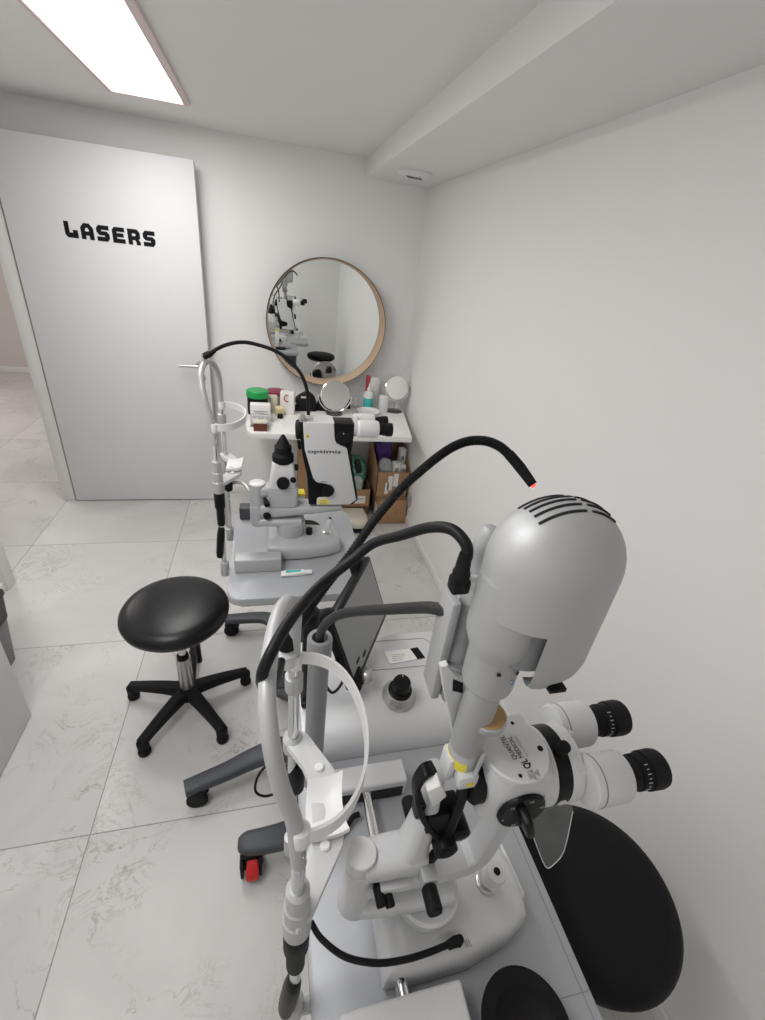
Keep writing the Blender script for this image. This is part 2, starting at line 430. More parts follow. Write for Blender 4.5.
MB().box((-.085, 2.505, SZ), (-.01, 2.56, SZ+.052), r=.003).build('box_body', 'brownglass', t)
MB().box((-.086, 2.504, SZ+.045), (-.009, 2.561, SZ+.055), r=.002).build('box_top', 'cream', t)
b = MB().lathe((.066, 2.80, SZ), (0, 0, 1), [(.026, 0), (.028, .005), (.028, .052), (.024, .057), (0, .058)]); tag(b.build('pot', 'yellows'), 'small pale yellow pot left of the black bag', 'pot')
b = MB().prism([(.05, 2.74, SZ), (.082, 2.735, SZ), (.086, 2.762, SZ), (.052, 2.766, SZ)], (.002, 0, .028), r=.004, caps_only=False); tag(b.build('cap', 'black'), 'little black cap in front of the pale yellow pot', 'cap')
t = thing('pouch', 'black zip pouch with a pale label lying behind the pot', 'pouch', (.23, 2.96, SZ))
b = MB(); b.rings([rrect(.225+.004*k, 2.965, *(.085-.004*k-.05*(k/6)**4, .055-.03*(k/6)**2), .02, SZ+.118*k/6) for k in range(7)]); b.build('pouch_body', 'rubber', t)
MB().box((.205, 2.917, SZ+.084), (.25, 2.922, SZ+.096), r=.001).build('pouch_label', 'cream', t)
MB().lathe((.165, 2.912, SZ+.05), (0, -1, 0), [(.009, 0), (.009, .004), (0, .005)]).build('snap', 'steel', t)
b = MB(); b.rings([rrect(.362, 2.97, .05-.02*(k/5)**2, .04-.02*(k/5)**2, .015, SZ+.085*k/5) for k in range(6)]); tag(b.build('soft_case', 'blackm'), 'black soft case partly behind the left makeup mirror', 'case')
b = MB(); b.rings([rrect(.51, 3.03, .04-.015*(k/5)**2, .03-.012*(k/5)**2, .01, SZ+.095*k/5) for k in range(6)]); tag(b.build('soft_case', 'black'), 'small black case right of the left makeup mirror', 'case')

def makeup_mirror(x, y, zc, r, yaw, tilt, label):
    t = thing('makeup_mirror', label, 'mirror', (x, y, SZ), 'makeup mirrors on the shelf')
    MB().lathe((x, y, SZ), (0, 0, 1), [(.055, 0), (.056, .004), (.05, .009), (.012, .012), (0, .0121)]).build('base', 'clear', t)
    MB().cyl((x, y, SZ+.01), (x, y, zc-r-.018), .006).build('stem', 'chrome', t)
    n = V((math.sin(yaw)*math.cos(tilt), -math.cos(yaw)*math.cos(tilt), math.sin(tilt))); c = V((x, y, zc))
    side = V((math.cos(yaw), math.sin(yaw), 0))
    MB().tube([c+side*((r+.019)*math.cos(a))+V((0, 0, 1))*((r+.019)*math.sin(a)) for a in [math.radians(180+180*k/16) for k in range(17)]], .004, sub=2, seg=8).build('yoke', 'chrome', t)
    MB().lathe(c-n*.006, n, [(r, 0), (r+.005, .002), (r+.005, .010), (r-.001, .012), (r-.002, .0105)], seg=56).build('mirror_rim', 'chrome', t)
    MB().lathe(c, n, [(r-.002, .002), (r-.002, .0062), (0, .0063)], seg=56).build('mirror_face', 'mirror', t)
    return t
makeup_mirror(.42, 2.88, SZ+.122, .089, -.05, .28, 'round chrome makeup mirror standing at the middle of the shelf')
makeup_mirror(.86, 2.99, SZ+.165, .078, -.05, .28, 'round chrome makeup mirror at the right end of the shelf')

t = thing('spray_bottle', 'white and teal bottle with a pointed nozzle on the shelf', 'bottle', (.675, 3.03, SZ))
MB().lathe((.675, 3.03, SZ), (0, 0, 1), [(.030, 0), (.034, .004), (.034, .10), (.030, .115), (.014, .122)]).build('bottle_body', 'white', t)
MB().lathe((.675, 3.03, SZ), (0, 0, 1), [(.0345, .015), (.0346, .016), (.0346, .078), (.0345, .079)]).build('bottle_label', 'teal', t)
MB().lathe((.675, 3.03, SZ+.12), (0, 0, 1), [(.014, 0), (.014, .02), (.006, .03), (.004, .055), (0, .056)]).build('nozzle', 'white', t)
t = thing('carton', 'tall white carton with a red side behind the teal bottle', 'carton', (.715, 3.10, SZ))
MB().box((.685, 3.08, SZ), (.755, 3.13, SZ+.20), r=.002, rot=Matrix.Rotation(.25, 3, 'Z')).build('carton_box', 'paper', t)
MB().box((.667, 3.075, SZ), (.685, 3.11, SZ+.215), r=.001, rot=Matrix.Rotation(.25, 3, 'Z')).build('carton_flap', 'redc', t)
t = thing('bottle', 'short white bottle standing left of the right makeup mirror', 'bottle', (.772, 2.97, SZ))
MB().lathe((.772, 2.97, SZ), (0, 0, 1), [(.030, 0), (.033, .004), (.033, .105), (.022, .115)]).build('bottle_body', 'white', t)
MB().lathe((.772, 2.97, SZ+.113), (0, 0, 1), [(.02, 0), (.02, .02), (.017, .023), (0, .024)]).build('bottle_cap', 'clear', t)
for i, (x, y, h, lab) in enumerate([(.595, 3.06, .085, 'small clear vial left of the teal bottle'), (.622, 3.05, .095, 'taller clear vial just left of the teal bottle'), (.785, 3.07, .10, 'clear vial between the tall carton and the short white bottle')]):
    b = MB().lathe((x, y, SZ), (0, 0, 1), [(.012, 0), (.013, .003), (.013, h-.015), (.008, h-.01), (.008, h), (0, h+.001)]); tag(b.build('vial', 'clear'), lab, 'vial', 'clear vials on the shelf')
b = MB().lathe((.655, 2.90, SZ), (0, 0, 1), [(.055, 0), (.078, .022), (.08, .026), (.076, .026), (.055, .008), (0, .007)]); tag(b.build('dish', 'white'), 'round white dish behind the far microscope eyepieces', 'dish')
b = MB().box((.70, 2.52, SZ+.0003), (.80, 2.68, SZ+.0015), rot=Matrix.Rotation(.15, 3, 'Z')); tag(b.build('paper_sheet', 'paper'), 'white paper sheet lying on the right front of the shelf', 'paper')

# ------------------------------------------------------------------ boxes under the shelf
def open_box(name, label, lo, hi, floorz=None, th=.005, front_h=None, flaps=True):
    t = thing(name, label, 'box', ((lo[0]+hi[0])/2, (lo[1]+hi[1])/2, lo[2]), 'cardboard boxes under the shelf')
    b = MB(); x0, y0, z0 = lo; x1, y1, z1 = hi; zf = front_h or z1
    b.box((x0, y0, z0), (x1, y1, z0+th)); b.box((x0, y0, z0), (x1, y0+th, zf))
    b.box((x0, y1-th, z0), (x1, y1, z1))
    for xa, xb in ((x0, x0+th), (x1-th, x1)):
        b.prism([(xa, y0, z0), (xa, y1, z0), (xa, y1, z1), (xa, y0, zf)], (xb-xa, 0, 0))
    b.build('box_walls', 'card', t)
    return t
t = thing('cardboard_box', 'closed brown cardboard box on the floor in the corner, lowest of its stack', 'box', (.855, 2.83, 0), 'cardboard boxes under the shelf')
MB().box((.745, 2.675, 0), (.952, 2.99, .192), r=.004).build('box_body', 'card', t)
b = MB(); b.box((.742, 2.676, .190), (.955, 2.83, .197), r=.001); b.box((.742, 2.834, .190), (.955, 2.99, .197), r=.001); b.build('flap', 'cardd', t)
b = MB(); b.tube([(.865, 2.6742, .110), (.872, 2.6742, .117), (.879, 2.6742, .110), (.872, 2.6742, .098), (.866, 2.6742, .088), (.882, 2.6742, .087)], .0014, seg=6); b.build('print', 'cardd', t)
b = MB(); b.box((.7442, 2.72, .03), (.7452, 2.80, .13)); b.build('sticker', 'paper', t)
t = open_box('cardboard_box', 'open brown box full of packages, upper of the corner stack', (.722, 2.722, .198), (.952, 3.06, .56), front_h=.388)
b = MB(); b.box((.80, 2.7205, .25), (.835, 2.7215, .36)); b.box((.84, 2.7205, .28), (.875, 2.7215, .378)); b.box((.785, 2.7205, .22), (.81, 2.7215, .31)); b.build('sticker', 'paper', t)
for (lo, hi, lab, m) in [((.835, 2.745, .34), (.885, 2.80, .445), 'white carton in the open box, leftmost of the three', 'paper'),
                     ((.892, 2.75, .34), (.927, 2.79, .43), 'small white carton in the open box, middle one', 'white'),
                     ((.895, 2.82, .38), (.935, 2.87, .52), 'white labelled carton leaning in the open box under the shelf right side', 'paper')]:
    t = thing('carton', lab, 'carton', lo, 'cartons inside the open box')
    MB().box(lo, hi, r=.003, rot=Matrix.Rotation(.2, 3, 'Z')).build('carton_box', m, t)
    c = (V(lo)+V(hi))/2; MB().box((c.x-.012, lo[1]-.004, c.z-.01), (c.x+.012, lo[1]-.001, c.z+.02), rot=Matrix.Rotation(.2, 3, 'Z')).build('print', 'greyprint', t)
def crumple(name, m, lo, hi, label, cat, seed=1, n=3):
    rnd = random.Random(seed); n += 1; b = MB(); lo, hi = V(lo), V(hi); c = (lo+hi)/2; h = (hi-lo)/2
    r = bmesh.ops.create_icosphere(b.bm, subdivisions=n, radius=1)
    dirs = [V((rnd.gauss(0, 1), rnd.gauss(0, 1), rnd.gauss(0, 1))).normalized() for _ in range(26)]
    for v in r['verts']:
        p = v.co.normalized(); k = max(p.dot(q) for q in dirs); s = .80+.34*(k-.7)
        q = V([math.copysign(abs(a)**.62, a) for a in p])*(s+rnd.uniform(-.05, .05))
        v.co = c + V((q.x*h.x, q.y*h.y, q.z*h.z))
    return tag(b.build(name, m, sharp=12), label, cat)
crumple('foil_bag', 'purple', (.732, 2.83, .32), (.86, 3.03, .60), 'dark purple plastic bag inside the open cardboard box', 'bag', 3)
crumple('plastic_bag', 'film', (.732, 2.735, .30), (.832, 2.82, .475), 'crumpled clear plastic bag at the front of the open box', 'bag', 5)
crumple('plastic_wrap', 'film', (.945, 2.62, .15), (.964, 2.70, .26), 'strip of clear plastic wrap beside the corner boxes', 'wrap', 8, 2)
t = open_box('cardboard_box', 'low brown box holding a green plastic bag, left of the corner stack', (.50, 2.76, .10), (.695, 3.08, .235))
MB().box((.585, 2.7585, .125), (.66, 2.7595, .185)).build('sticker', 'paper', t)
MB().box((.595, 2.7578, .160), (.65, 2.7584, .166)).build('print', 'greyprint', t)
crumple('plastic_bag', 'greenbag', (.51, 2.81, .15), (.685, 3.06, .42), 'green plastic bag sticking out of the low box', 'bag', 11)
crumple('plastic_bag', 'film', (.52, 2.768, .17), (.64, 2.80, .34), 'clear plastic film over the green bag in the low box', 'bag', 12)
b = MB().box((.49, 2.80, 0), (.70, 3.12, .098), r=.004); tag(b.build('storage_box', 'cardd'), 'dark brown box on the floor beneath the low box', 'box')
b = MB().box((.20, 2.93, 0), (.40, 3.14, .47), r=.004); tag(b.build('cardboard_box', 'card'), 'tall brown cardboard box by the back wall behind the far laser', 'box')
b = MB().box((.19, 2.90, .472), (.40, 3.13, .52), r=.01); tag(b.build('folded_bag', 'blackm'), 'black folded bag on top of the tall brown box', 'bag')
t = thing('foot_pedal', 'beige rounded foot pedal on the floor beside the corner boxes', 'pedal', (.57, 2.62, 0))
b = MB(); b.rings([[V((.565+(px)*s, 2.64+(py)*s, z)) for px, py in [(-.13, -.05), (.0, -.10), (.05, -.10), (.085, -.07), (.095, 0), (.085, .10), (-.13, .11)]] for s, z in ((.93, .045), (1, .055), (1, .088), (.9, .104), (.7, .112))]); b.build('pedal_body', 'cream', t)
b = MB(); b.box((.45, 2.55, .008), (.645, 2.73, .047), r=.006); b.build('pedal_base', 'blackm', t)
b = MB()
for x, y in ((.47, 2.58), (.62, 2.58), (.47, 2.70), (.62, 2.70)): b.cyl((x, y, 0), (x, y, .012), .014)
b.build('foot', 'rubber', t)

# ------------------------------------------------------------------ left side: cabinet and bin
t = thing('cabinet', 'white low cabinet at the left edge in front of the bin', 'cabinet', (-1.09, .9, 0))
MB().box((-1.285, .42, .002), (-.915, 1.345, .74), r=.002).build('carcass', 'door', t)
MB().box((-.915, .45, .004), (-.897, 1.344, .735), r=.0015).build('door', 'door', t)
t = thing('trash_can', 'dark plastic bin with a grey liner by the left wall', 'trash can', (-1.13, 1.66, 0))
b = MB(); b.rings([rrect(-1.132, 1.575, hx, hy, .03, z) for hx, hy, z in ((.06, .09, 0), (.062, .092, .004), (.075, .115, .22))]); b.build('bin_body', 'bag', t)
b = MB()
b.rings([rrect(-1.132, 1.575, hx, hy, .03, z) for hx, hy, z in ((.077, .117, .215), (.085, .125, .32), (.089, .129, .325), (.089, .129, .338), (.082, .122, .338), (.078, .118, .22))], True, True); b.build('bin_rim', 'bin', t)

# ------------------------------------------------------------------ stools
def make_stool(label, x, y, zt, yaw, lm):
    t = thing('round_stool', label, 'stool', (x, y, 0), 'round black stools')
    R = .180
    b = MB(); b.lathe((x, y, zt-.085), (0, 0, 1), [(.06, .0), (.15, .002), (R-.016, .012), (R-.004, .026), (R, .042), (R-.002, .054), (R-.012, .068), (R-.04, .079), (.07, .0845), (0, .085)], seg=64); b.build('seat', lm, t)
    MB().lathe((x, y, zt-.092), (0, 0, 1), [(.05, 0), (.13, .012), (.13, .018), (0, .019)]).build('seat_plate', 'blackm', t)
    b = MB(); b.cyl((x, y, .10), (x, y, .27), .026); b.build('column_sleeve', 'steel', t)
    b = MB(); b.cyl((x, y, .26), (x, y, zt-.08), .014); b.build('gas_lift', 'chrome', t)
    MB().cyl((x, y, .265), (x, y, .285), .021, bev=.003).build('collar', 'black', t)
    MB().cyl((x+.048, y+.03, zt-.09), (x+.05, y+.036, .20), .010, bev=.002).build('lift_lever', 'black', t)
    MB().lathe((x, y, .05), (0, 0, 1), [(.035, 0), (.042, .01), (.042, .045), (.033, .062), (0, .063)]).build('hub', 'blackm', t)
    for k in range(5):
        a = yaw+2*PI*k/5; d = V((math.cos(a), math.sin(a), 0)); s = V((-d.y, d.x, 0)); o = V((x, y, 0))
        lg = MB().bar([o+d*.02+V((0, 0, .085)), o+d*.10+V((0, 0, .083)), o+d*.18+V((0, 0, .074)), o+d*.235+V((0, 0, .064))], [.052, .042, .036, .034], [.050, .042, .034, .030], s).build('leg', 'blackm', t)
        c = o+d*.228
        bb = MB(); bb.lathe(c, (0, 0, 1), [(.015, 0), (.021, .003), (.023, .012), (.021, .022), (.016, .026), (.016, .034), (.021, .038), (.021, .062), (.014, .068)], seg=24); bb.build('caster', 'rubber', lg)
    return t
make_stool('round black leatherette stool on a five-star base, left of the tables', -.33, 1.315, .54, math.radians(90+2), 'leather')
make_stool('round black vinyl stool tucked between the near table and right wall', .670, .312, .535, math.radians(50), 'leather2')

# ------------------------------------------------------------------ tables
def caster(t, leg, c, brake=False):
    c = V(c); bb = MB()
    bb.cyl((c.x, c.y-.026, .034), (c.x, c.y-.008, .034), .034, bev=.004); bb.cyl((c.x, c.y+.008, .034), (c.x, c.y+.026, .034), .034, bev=.004)
    bb.box((c.x-.022, c.y-.03, .036), (c.x+.022, c.y+.03, .078), r=.006)
    cs = bb.build('caster', 'rubber', leg)
    if brake:
        b = MB()
        for sx in (-1, 1): b.box((c.x+sx*.026-.005, c.y-.050, .012), (c.x+sx*.026+.005, c.y+.03, .086), r=.004)
        b.box((c.x-.03, c.y-.03, .074), (c.x+.03, c.y+.03, .088), r=.004); b.build('caster_fork', 'rubber', cs)
        b = MB(); b.bar([(c.x+.004, c.y-.030, .074), (c.x+.004, c.y-.050, .062), (c.x+.004, c.y-.060, .040), (c.x+.004, c.y-.058, .022)], [.030, .036, .036, .030], .010, (1, 0, 0)); b.build('brake_pedal', 'red', cs)

TA, TB = .72, .75
# near table
t = thing('instrument_table', 'grey wheeled instrument table with raised console nearest the camera', 'table', (.25, .45, 0), 'instrument tables')
MB().prism(rrect(.2525, .385, .2075, .46, .03, TA), (0, 0, -.03), r=.006, seg=3).build('tabletop', 'tbl', t)
b = MB()
x0, x1 = .056, .452
prof = [(.557, TA+.0005), (.559, TA+.012), (.564, TA+.026), (.574, TA+.040), (.590, TA+.052), (.615, TA+.061), (.65, TA+.067), (.70, TA+.069), (.825, TA+.070), (.836, TA+.066), (.840, TA+.055), (.842, TA+.0005)]
b.prism([(x0, y, z) for y, z in prof], (x1-x0, 0, 0), r=.004, seg=2); b.build('console', 'console', t)
b = MB()
def seam(bm_, pts, wd=.0012):
    bm_.tube(pts, wd, seg=6, sub=1)
zc = TA+.0705
seam(b, [(.205, .815, zc), (.39, .81, zc), (.405, .79, zc), (.40, .72, zc), (.225, .722, zc), (.21, .75, zc), (.205, .815, zc)], .0007)
seam(b, [(.447, -.07, TA+.0003), (.447, .55, TA+.0003)], .0007); seam(b, [(.06, .147, TA+.0003), (.459, .143, TA+.0003)], .0007); seam(b, [(.06, .556, TA+.0003), (.45, .556, TA+.0003)], .0007)
b.build('panel_seam', 'greyprint', t)
b = MB(); b.prism([(.280, .735, zc), (.353, .742, zc), (.343, .778, zc), (.274, .776, zc)], (0, 0, .0006)); b.build('label', 'paper', t)
b = MB(); b.prism([(.3535, .742, zc), (.374, .744, zc), (.365, .780, zc), (.3435, .778, zc)], (0, 0, .0007)); b.build('label_code_strip', 'ink', t)
b = MB()
for k in range(4): b.box((.290, .744+.006*k, zc+.0006), (.315+.004*k, .7455+.006*k, zc+.0009))
b.build('label_print', 'midprint', t)
MB().cyl((.345, .575, TA+.004), (.345, .575, TA+.0075), .004).build('screw', 'black', t)
# rail covers, rails
def rails(t, yc, T, xr, dx0, dx1, m='ltgrey', far_open=True, half=.141):
    for s in (-1, 1):
        y = yc+s*half
        b = MB(); b.box((dx0, min(y, y+s*.046), T), (dx1, max(y, y+s*.046), T+.05), r=.005, seg=3); c = b.build('rail_cover', m, t)
        if s > 0 and far_open:
            MB().box((dx0+.012, y-.0012, T+.004), (dx1-.008, y+.001, T+.034)).build('cover_slot', 'vent', c)
    MB().cyl((xr, yc-half, T+.03), (xr, yc+half, T+.03), .0095).build('rail', 'chrome', t)
rails(t, .325, TA, .172, .080, .254)
# base
MB().box((.17, .70, .10), (.33, .80, TA-.03), r=.01).build('column', 'darkgrey', t)
MB().bar([(.085, .735, .098), (.07, .80, .105), (.07, .90, .105), (.085, .985, .100)], .075, .05, (1, 0, 0)).build('base_beam', 'darkgrey', t)
l = MB().bar([(.10, .985, .10), (.02, 1.0, .098), (-.06, .988, .095), (-.16, .955, .09), (-.285, .918, .088)], [.075, .09, .07, .058, .052], [.05, .048, .045, .042, .036], (0, 1, 0), r=.3).build('leg', 'darkgrey', t); caster(t, l, (-.25, .925, 0))
l = MB().bar([(.10, .735, .10), (.03, .72, .105), (-.03, .716, .105), (-.085, .718, .103), (-.108, .719, .102)], [.075, .075, .07, .062, .03], [.042, .042, .042, .042, .03], (0, 1, 0), r=.3).build('leg', 'darkgrey', t); caster(t, l, (-.072, .715, 0), True)
l = MB().bar([(.085, .80, .10), (.25, .80, .10), (.45, .90, .09), (.55, .95, .088)], [.08, .07, .055, .05], .04, (0, 1, 0)).build('leg', 'darkgrey', t); caster(t, l, (.53, .94, 0))
l = MB().bar([(.085, .78, .10), (.25, .75, .10), (.38, .66, .09), (.46, .60, .088)], [.08, .07, .055, .05], .04, (0, 1, 0)).build('leg', 'darkgrey', t); caster(t, l, (.445, .61, 0))
# far table
t = thing('instrument_table', 'grey wheeled instrument table further back, near the mirror wall', 'table', (.1, 1.35, 0), 'instrument tables')
MB().prism(rrect(.088, 1.32, .216, .262, .045, TB), (0, 0, -.028), r=.006, seg=3).build('tabletop', 'tbl', t)
rails(t, 1.37, TB, .022, -.112, .032, 'silver', False)
[c for c in t.children if c.name.startswith('rail_cover')][-1].data.materials[0] = M['darkgrey']  # far cover coloured dark to stand in for the shadow on it
MB().box((.02, 1.45, .10), (.16, 1.56, TB-.028), r=.01).build('column', 'darkgrey', t)
MB().bar([(.03, 1.62, .098), (.035, 1.5, .105), (.035, 1.38, .105), (.03, 1.25, .100)], .075, .05, (1, 0, 0)).build('base_beam', 'darkgrey', t)
l = MB().bar([(.05, 1.60, .10), (.0, 1.66, .098), (-.06, 1.69, .095), (-.215, 1.70, .088)], [.075, .075, .06, .05], .036, (0, 1, 0), r=.3).build('leg', 'darkgrey', t); caster(t, l, (-.19, 1.70, 0))
l = MB().bar([(.03, 1.26, .10), (.1, 1.21, .10), (.25, 1.17, .09)], [.075, .06, .05], .036, (0, 1, 0), r=.3).build('leg', 'darkgrey', t); caster(t, l, (.23, 1.175, 0))
l = MB().bar([(.05, 1.60, .10), (.12, 1.66, .098), (.33, 1.70, .088)], [.075, .06, .05], .036, (0, 1, 0), r=.3).build('leg', 'darkgrey', t); caster(t, l, (.31, 1.70, 0))

# ------------------------------------------------------------------ chin rests
def chin_rest(x0, yc, T, xoff, label, sleeve, drop=0.):
    """x0: near post x; xoff: far post x offset."""
    t = thing('chin_rest', label, 'chin rest', (x0, yc, T-.05), 'patient chin rests')
    h = .105; N = lambda dx, z: V((x0+dx, yc-h, T+z)); F = lambda dx, z: V((x0+xoff+dx, yc+h, T+z))
    P = lambda dx, dy, z: V((x0+xoff*(dy+h)/(2*h)+dx, yc+dy, T+z))
    # lower rods and clamps on the table edge
    MB().cyl(N(0, -.05), N(0, .43), .0075).build('post', 'chrome', t)
    MB().cyl(F(0, -.05), F(0, .44), .0080).build('post', 'chrome', t)
    for q in (N, F):
        b = MB(); b.cyl(q(0, -.052), q(0, .0), .0135, bev=.003); b.box(q(.0, -.046)-V((0, .009, 0)), q(.034, -.030)+V((0, .009, 0)), r=.002); b.build('clamp', 'archm', t)
    # grey upper arch
    MB().tube([N(0, .400), N(-.002, .43), P(-.006, -.101, .475), P(-.018, -.095, .525), P(-.026, -.077, .567), P(-.029, -.044, .591), P(-.025, .0, .602), P(-.018, .042, .599), P(-.008, .078, .580), P(0, .098, .545), F(0, .50), F(0, .43)], .0080, seg=18).build('arch', 'archm', t)
    # sleeves around the near post: chin height collar, black grip and drive rod
    b = MB(); b.lathe(N(0, .254-drop), (0, 0, 1), [(.0155, 0), (.0165, .003), (.0165, .034), (.0148, .036), (.0148, .064), (.0130, .066), (.0130, .098), (.0085, .102)]); b.build('collar', 'archm', t)
    MB().lathe(F(0, .262), (0, 0, 1), [(.0145, 0), (.0155, .003), (.0155, .026), (.0085, .032)]).build('collar', 'archm', t)
    MB().lathe(F(0, .395), (0, 0, 1), [(.011, 0), (.0125, .003), (.0125, .03), (.0085, .032)]).build('collar', 'archm', t)
    b = MB(); b.lathe(N(0, .152-drop), (0, 0, 1), [(.0100, -.012), (.0120, -.006), (.0120, .045), (.0155, .052), (.0155, .10), (.0145, .103)], seg=24); b.build('grip_sleeve', sleeve, t)
    b = MB(); b.lathe(F(.006, .150), (0, 0, 1), [(.009, 0), (.0135, .005), (.0145, .05), (.010, .07), (0, .071)], seg=20); b.build('lock_knob', 'black', t)
    hd = MB(); q_ = 5*drop; hd.tube([N(-.001, .134-q_), N(-.002, .120-q_), N(-.005, .094-q_), N(-.010, .040-q_), N(-.012, .022-q_)], [.009, .013, .0145, .0145, .012], seg=18, flat=.85); hd.build('handle', 'black', t)
    # bracket in plan: a V from both posts to the chin cup
    z = T+.276
    pl = [(0, .018, 0), (0, -.018, 0)]
    b = MB(); b.prism([P(-.014, .100, .276), P(.004, .122, .276), P(.022, .108, .276), P(.055, .052, .276), P(.062, .030, .276), P(.062, -.032, .276), P(.058, -.050, .276), P(.016, -.112, .276), P(.0, -.122, .276), P(-.014, -.104, .276), P(.010, -.060, .276), P(.024, -.034, .276), P(.024, .034, .276), P(.012, .060, .276)], (0, 0, .013), r=.002); b.build('bracket', 'ltgrey', t)
    for dy in (.052, -.047): MB().lathe(P(.036, dy, .289), (0, 0, 1), [(.0065, 0), (.0065, .003), (.005, .0045), (0, .0046)], seg=20).build('bracket_button', 'white', t)
    # chin cup: a shallow white tray
    b = MB(); n1 = 9; rows = []
    for i in range(n1):
        u_ = -1+2*i/(n1-1)
        rows.append([P(.014+.048*v_ + .004*u_*u_, -.006+.037*u_, .288+.014*abs(u_)**2.6+.010*(v_**4)) for v_ in [k/6 for k in range(7)]])
    top = [[b.bm.verts.new(p) for p in r_] for r_ in rows]; bot = [[b.bm.verts.new(p-V((0, 0, .008))) for p in r_] for r_ in rows]
    for i in range(n1-1):
        for j in range(6):
            b.bm.faces.new((top[i][j], top[i+1][j], top[i+1][j+1], top[i][j+1])); b.bm.faces.new((bot[i][j], bot[i][j+1], bot[i+1][j+1], bot[i+1][j]))
    for i in range(n1-1):
        b.bm.faces.new((top[i][0], bot[i][0], bot[i+1][0], top[i+1][0])); b.bm.faces.new((top[i][6], top[i+1][6], bot[i+1][6], bot[i][6]))
    for j in range(6):
        b.bm.faces.new((top[0][j], top[0][j+1], bot[0][j+1], bot[0][j])); b.bm.faces.new((top[-1][j], bot[-1][j], bot[-1][j+1], top[-1][j+1]))
    b.build('chin_cup', 'white', t)
    # forehead band
    rings = []
    for k in range(33):
        a = math.radians(-90+180*k/32); c, s = math.cos(a), math.sin(a)
        e = .75 if c > 0 else 1
        dx, dy = .079*max(c, 0)**.8, .108*s
        nx, ny = c/.079, s/.108; l_ = math.hypot(nx, ny); nx, ny = nx/l_, ny/l_
        zt, zb = .464, .444
        rings.append([P(dx+nx*.0018, dy+ny*.0018, zb), P(dx+nx*.0018, dy+ny*.0018, zt), P(dx-nx*.0018, dy-ny*.0018, zt), P(dx-nx*.0018, dy-ny*.0018, zb)])
    b = MB(); b.rings(rings); b.build('forehead_band', 'white', t)
    for q in (N, F):
        b = MB(); b.cyl(q(.001, .440), q(.001, .465), .0090, bev=.002)
        b.build('band_mount', 'white', t)
    return t
chin_rest(.022, .325, TA, .006, 'white and chrome chin rest with grey arch on the near table', 'rubber', .010)
chin_rest(-.147, 1.355, TB, .002, 'white and chrome chin rest with grey arch on the far table', 'black')

# ------------------------------------------------------------------ slit lamps
def lamp_base(t, x0, yc, T):
    """silver base that slides on the rails; x0 = its patient side edge."""
    b = MB(); w = .25; hy = .078
    out = [(0, -hy), (.06, -hy-.004), (.13, -hy-.003), (.20, -hy+.010), (.245, -hy+.030), (w, -hy+.046), (w+.004, 0)]
    full = out + [(x, -y) for x, y in out[-2::-1]]
    def ring(s, z, ins, rise=0.):
        pts = []
        for x, y in full:
            cx, cy = .125, 0
            L = math.hypot(x-cx, y-cy); k = (L-ins)/L
            pts.append(V((x0+cx+(x-cx)*k, yc+cy+(y-cy)*k, z+rise*(1-(x/w)))))
        return pts
    b.rings([ring(1, T+.006, .002), ring(1, T+.010, 0), ring(1, T+.036, .002), ring(1, T+.047, .007), ring(1, T+.053, .018), ring(1, T+.0545, .028), ring(1, T+.0575, .036, .003), ring(1, T+.059, .046, .004)])
    return b.build('base', 'console', t)

def eyepiece(t, o, L, r, name='eyepiece', marks=True, cup=.6):
    o = V(o); b = MB()
    b.lathe(o, (1, 0, 0), [(r*.86, 0), (r*.86, L*.36), (r*.93, L*.37), (r*.93, L*.60), (r*1.02, L*.62), (r*1.04, L*.90), (r*.98, L), (r*.80, L), (r*.70, L*.9), (0, L*.88)], seg=36)
    e = b.build(name, 'rubber', t)
    if marks:
        b = MB()
        for k in range(9):
            a = math.radians(100+14*k); u = V((0, math.cos(a), math.sin(a)))
            p = o+V((L*.49, 0, 0))+u*(r*.935); h = .0014 if k % 2 else .0024
            b.box(p-V((h, .0003, .0003)), p+V((h, .0003, .0003)))
        b.build('scale_mark', 'spot', e)
    return e

# ---- near laser slit lamp
YA = .28
t = thing('laser_slit_lamp', 'silver slit lamp with domed lamp tower on the near table', 'slit lamp', (.22, YA, TA), 'laser slit lamps')
base = lamp_base(t, .147, YA, TA)
MB().lathe((.226, YA, TA+.055), (0, 0, 1), [(.042, 0), (.044, .004), (.050, .030), (.050, .040), (.046, .044), (0, .045)]).build('pedestal', 'console', t)
MB().bar([(.255, YA, TA+.118), (.19, YA, TA+.118), (.13, YA, TA+.118), (.104, YA, TA+.118)], [.07, .064, .055, .045], .034, (0, 1, 0), r=.3).build('lower_arm', 'console', t)
MB().lathe((.110, YA, TA+.098), (0, 0, 1), [(.020, 0), (.0245, .010), (.0235, .06), (.0205, .09), (.0200, .118), (.0190, .119), (.0190, .124), (.0202, .125), (.0202, .147)], seg=40).build('pivot_tower', 'console', t)
MB().lathe((.110, YA, TA+.2455), (0, 0, 1), [(.0200, 0), (.0194, .003), (.0175, .0045), (0, .005)], seg=40).build('pivot_cap', 'white', t)
MB().bar([(.113, YA, TA+.222), (.15, YA, TA+.224), (.186, YA, TA+.224), (.20, YA, TA+.224)], [.046, .050, .050, .046], [.038, .040, .040, .034], (0, 1, 0), r=.28).build('lamp_arm', 'console', t)
MB().bar([(.176, YA, TA+.21), (.184, YA+.001, TA+.26), (.189, YA+.004, TA+.31), (.190, YA+.006, TA+.36), (.190, YA+.006, TA+.40)], [.048, .044, .038, .034, .032], [.045, .034, .026, .022, .02], (0, 1, 0), r=.32).build('lamp_column', 'console', t)
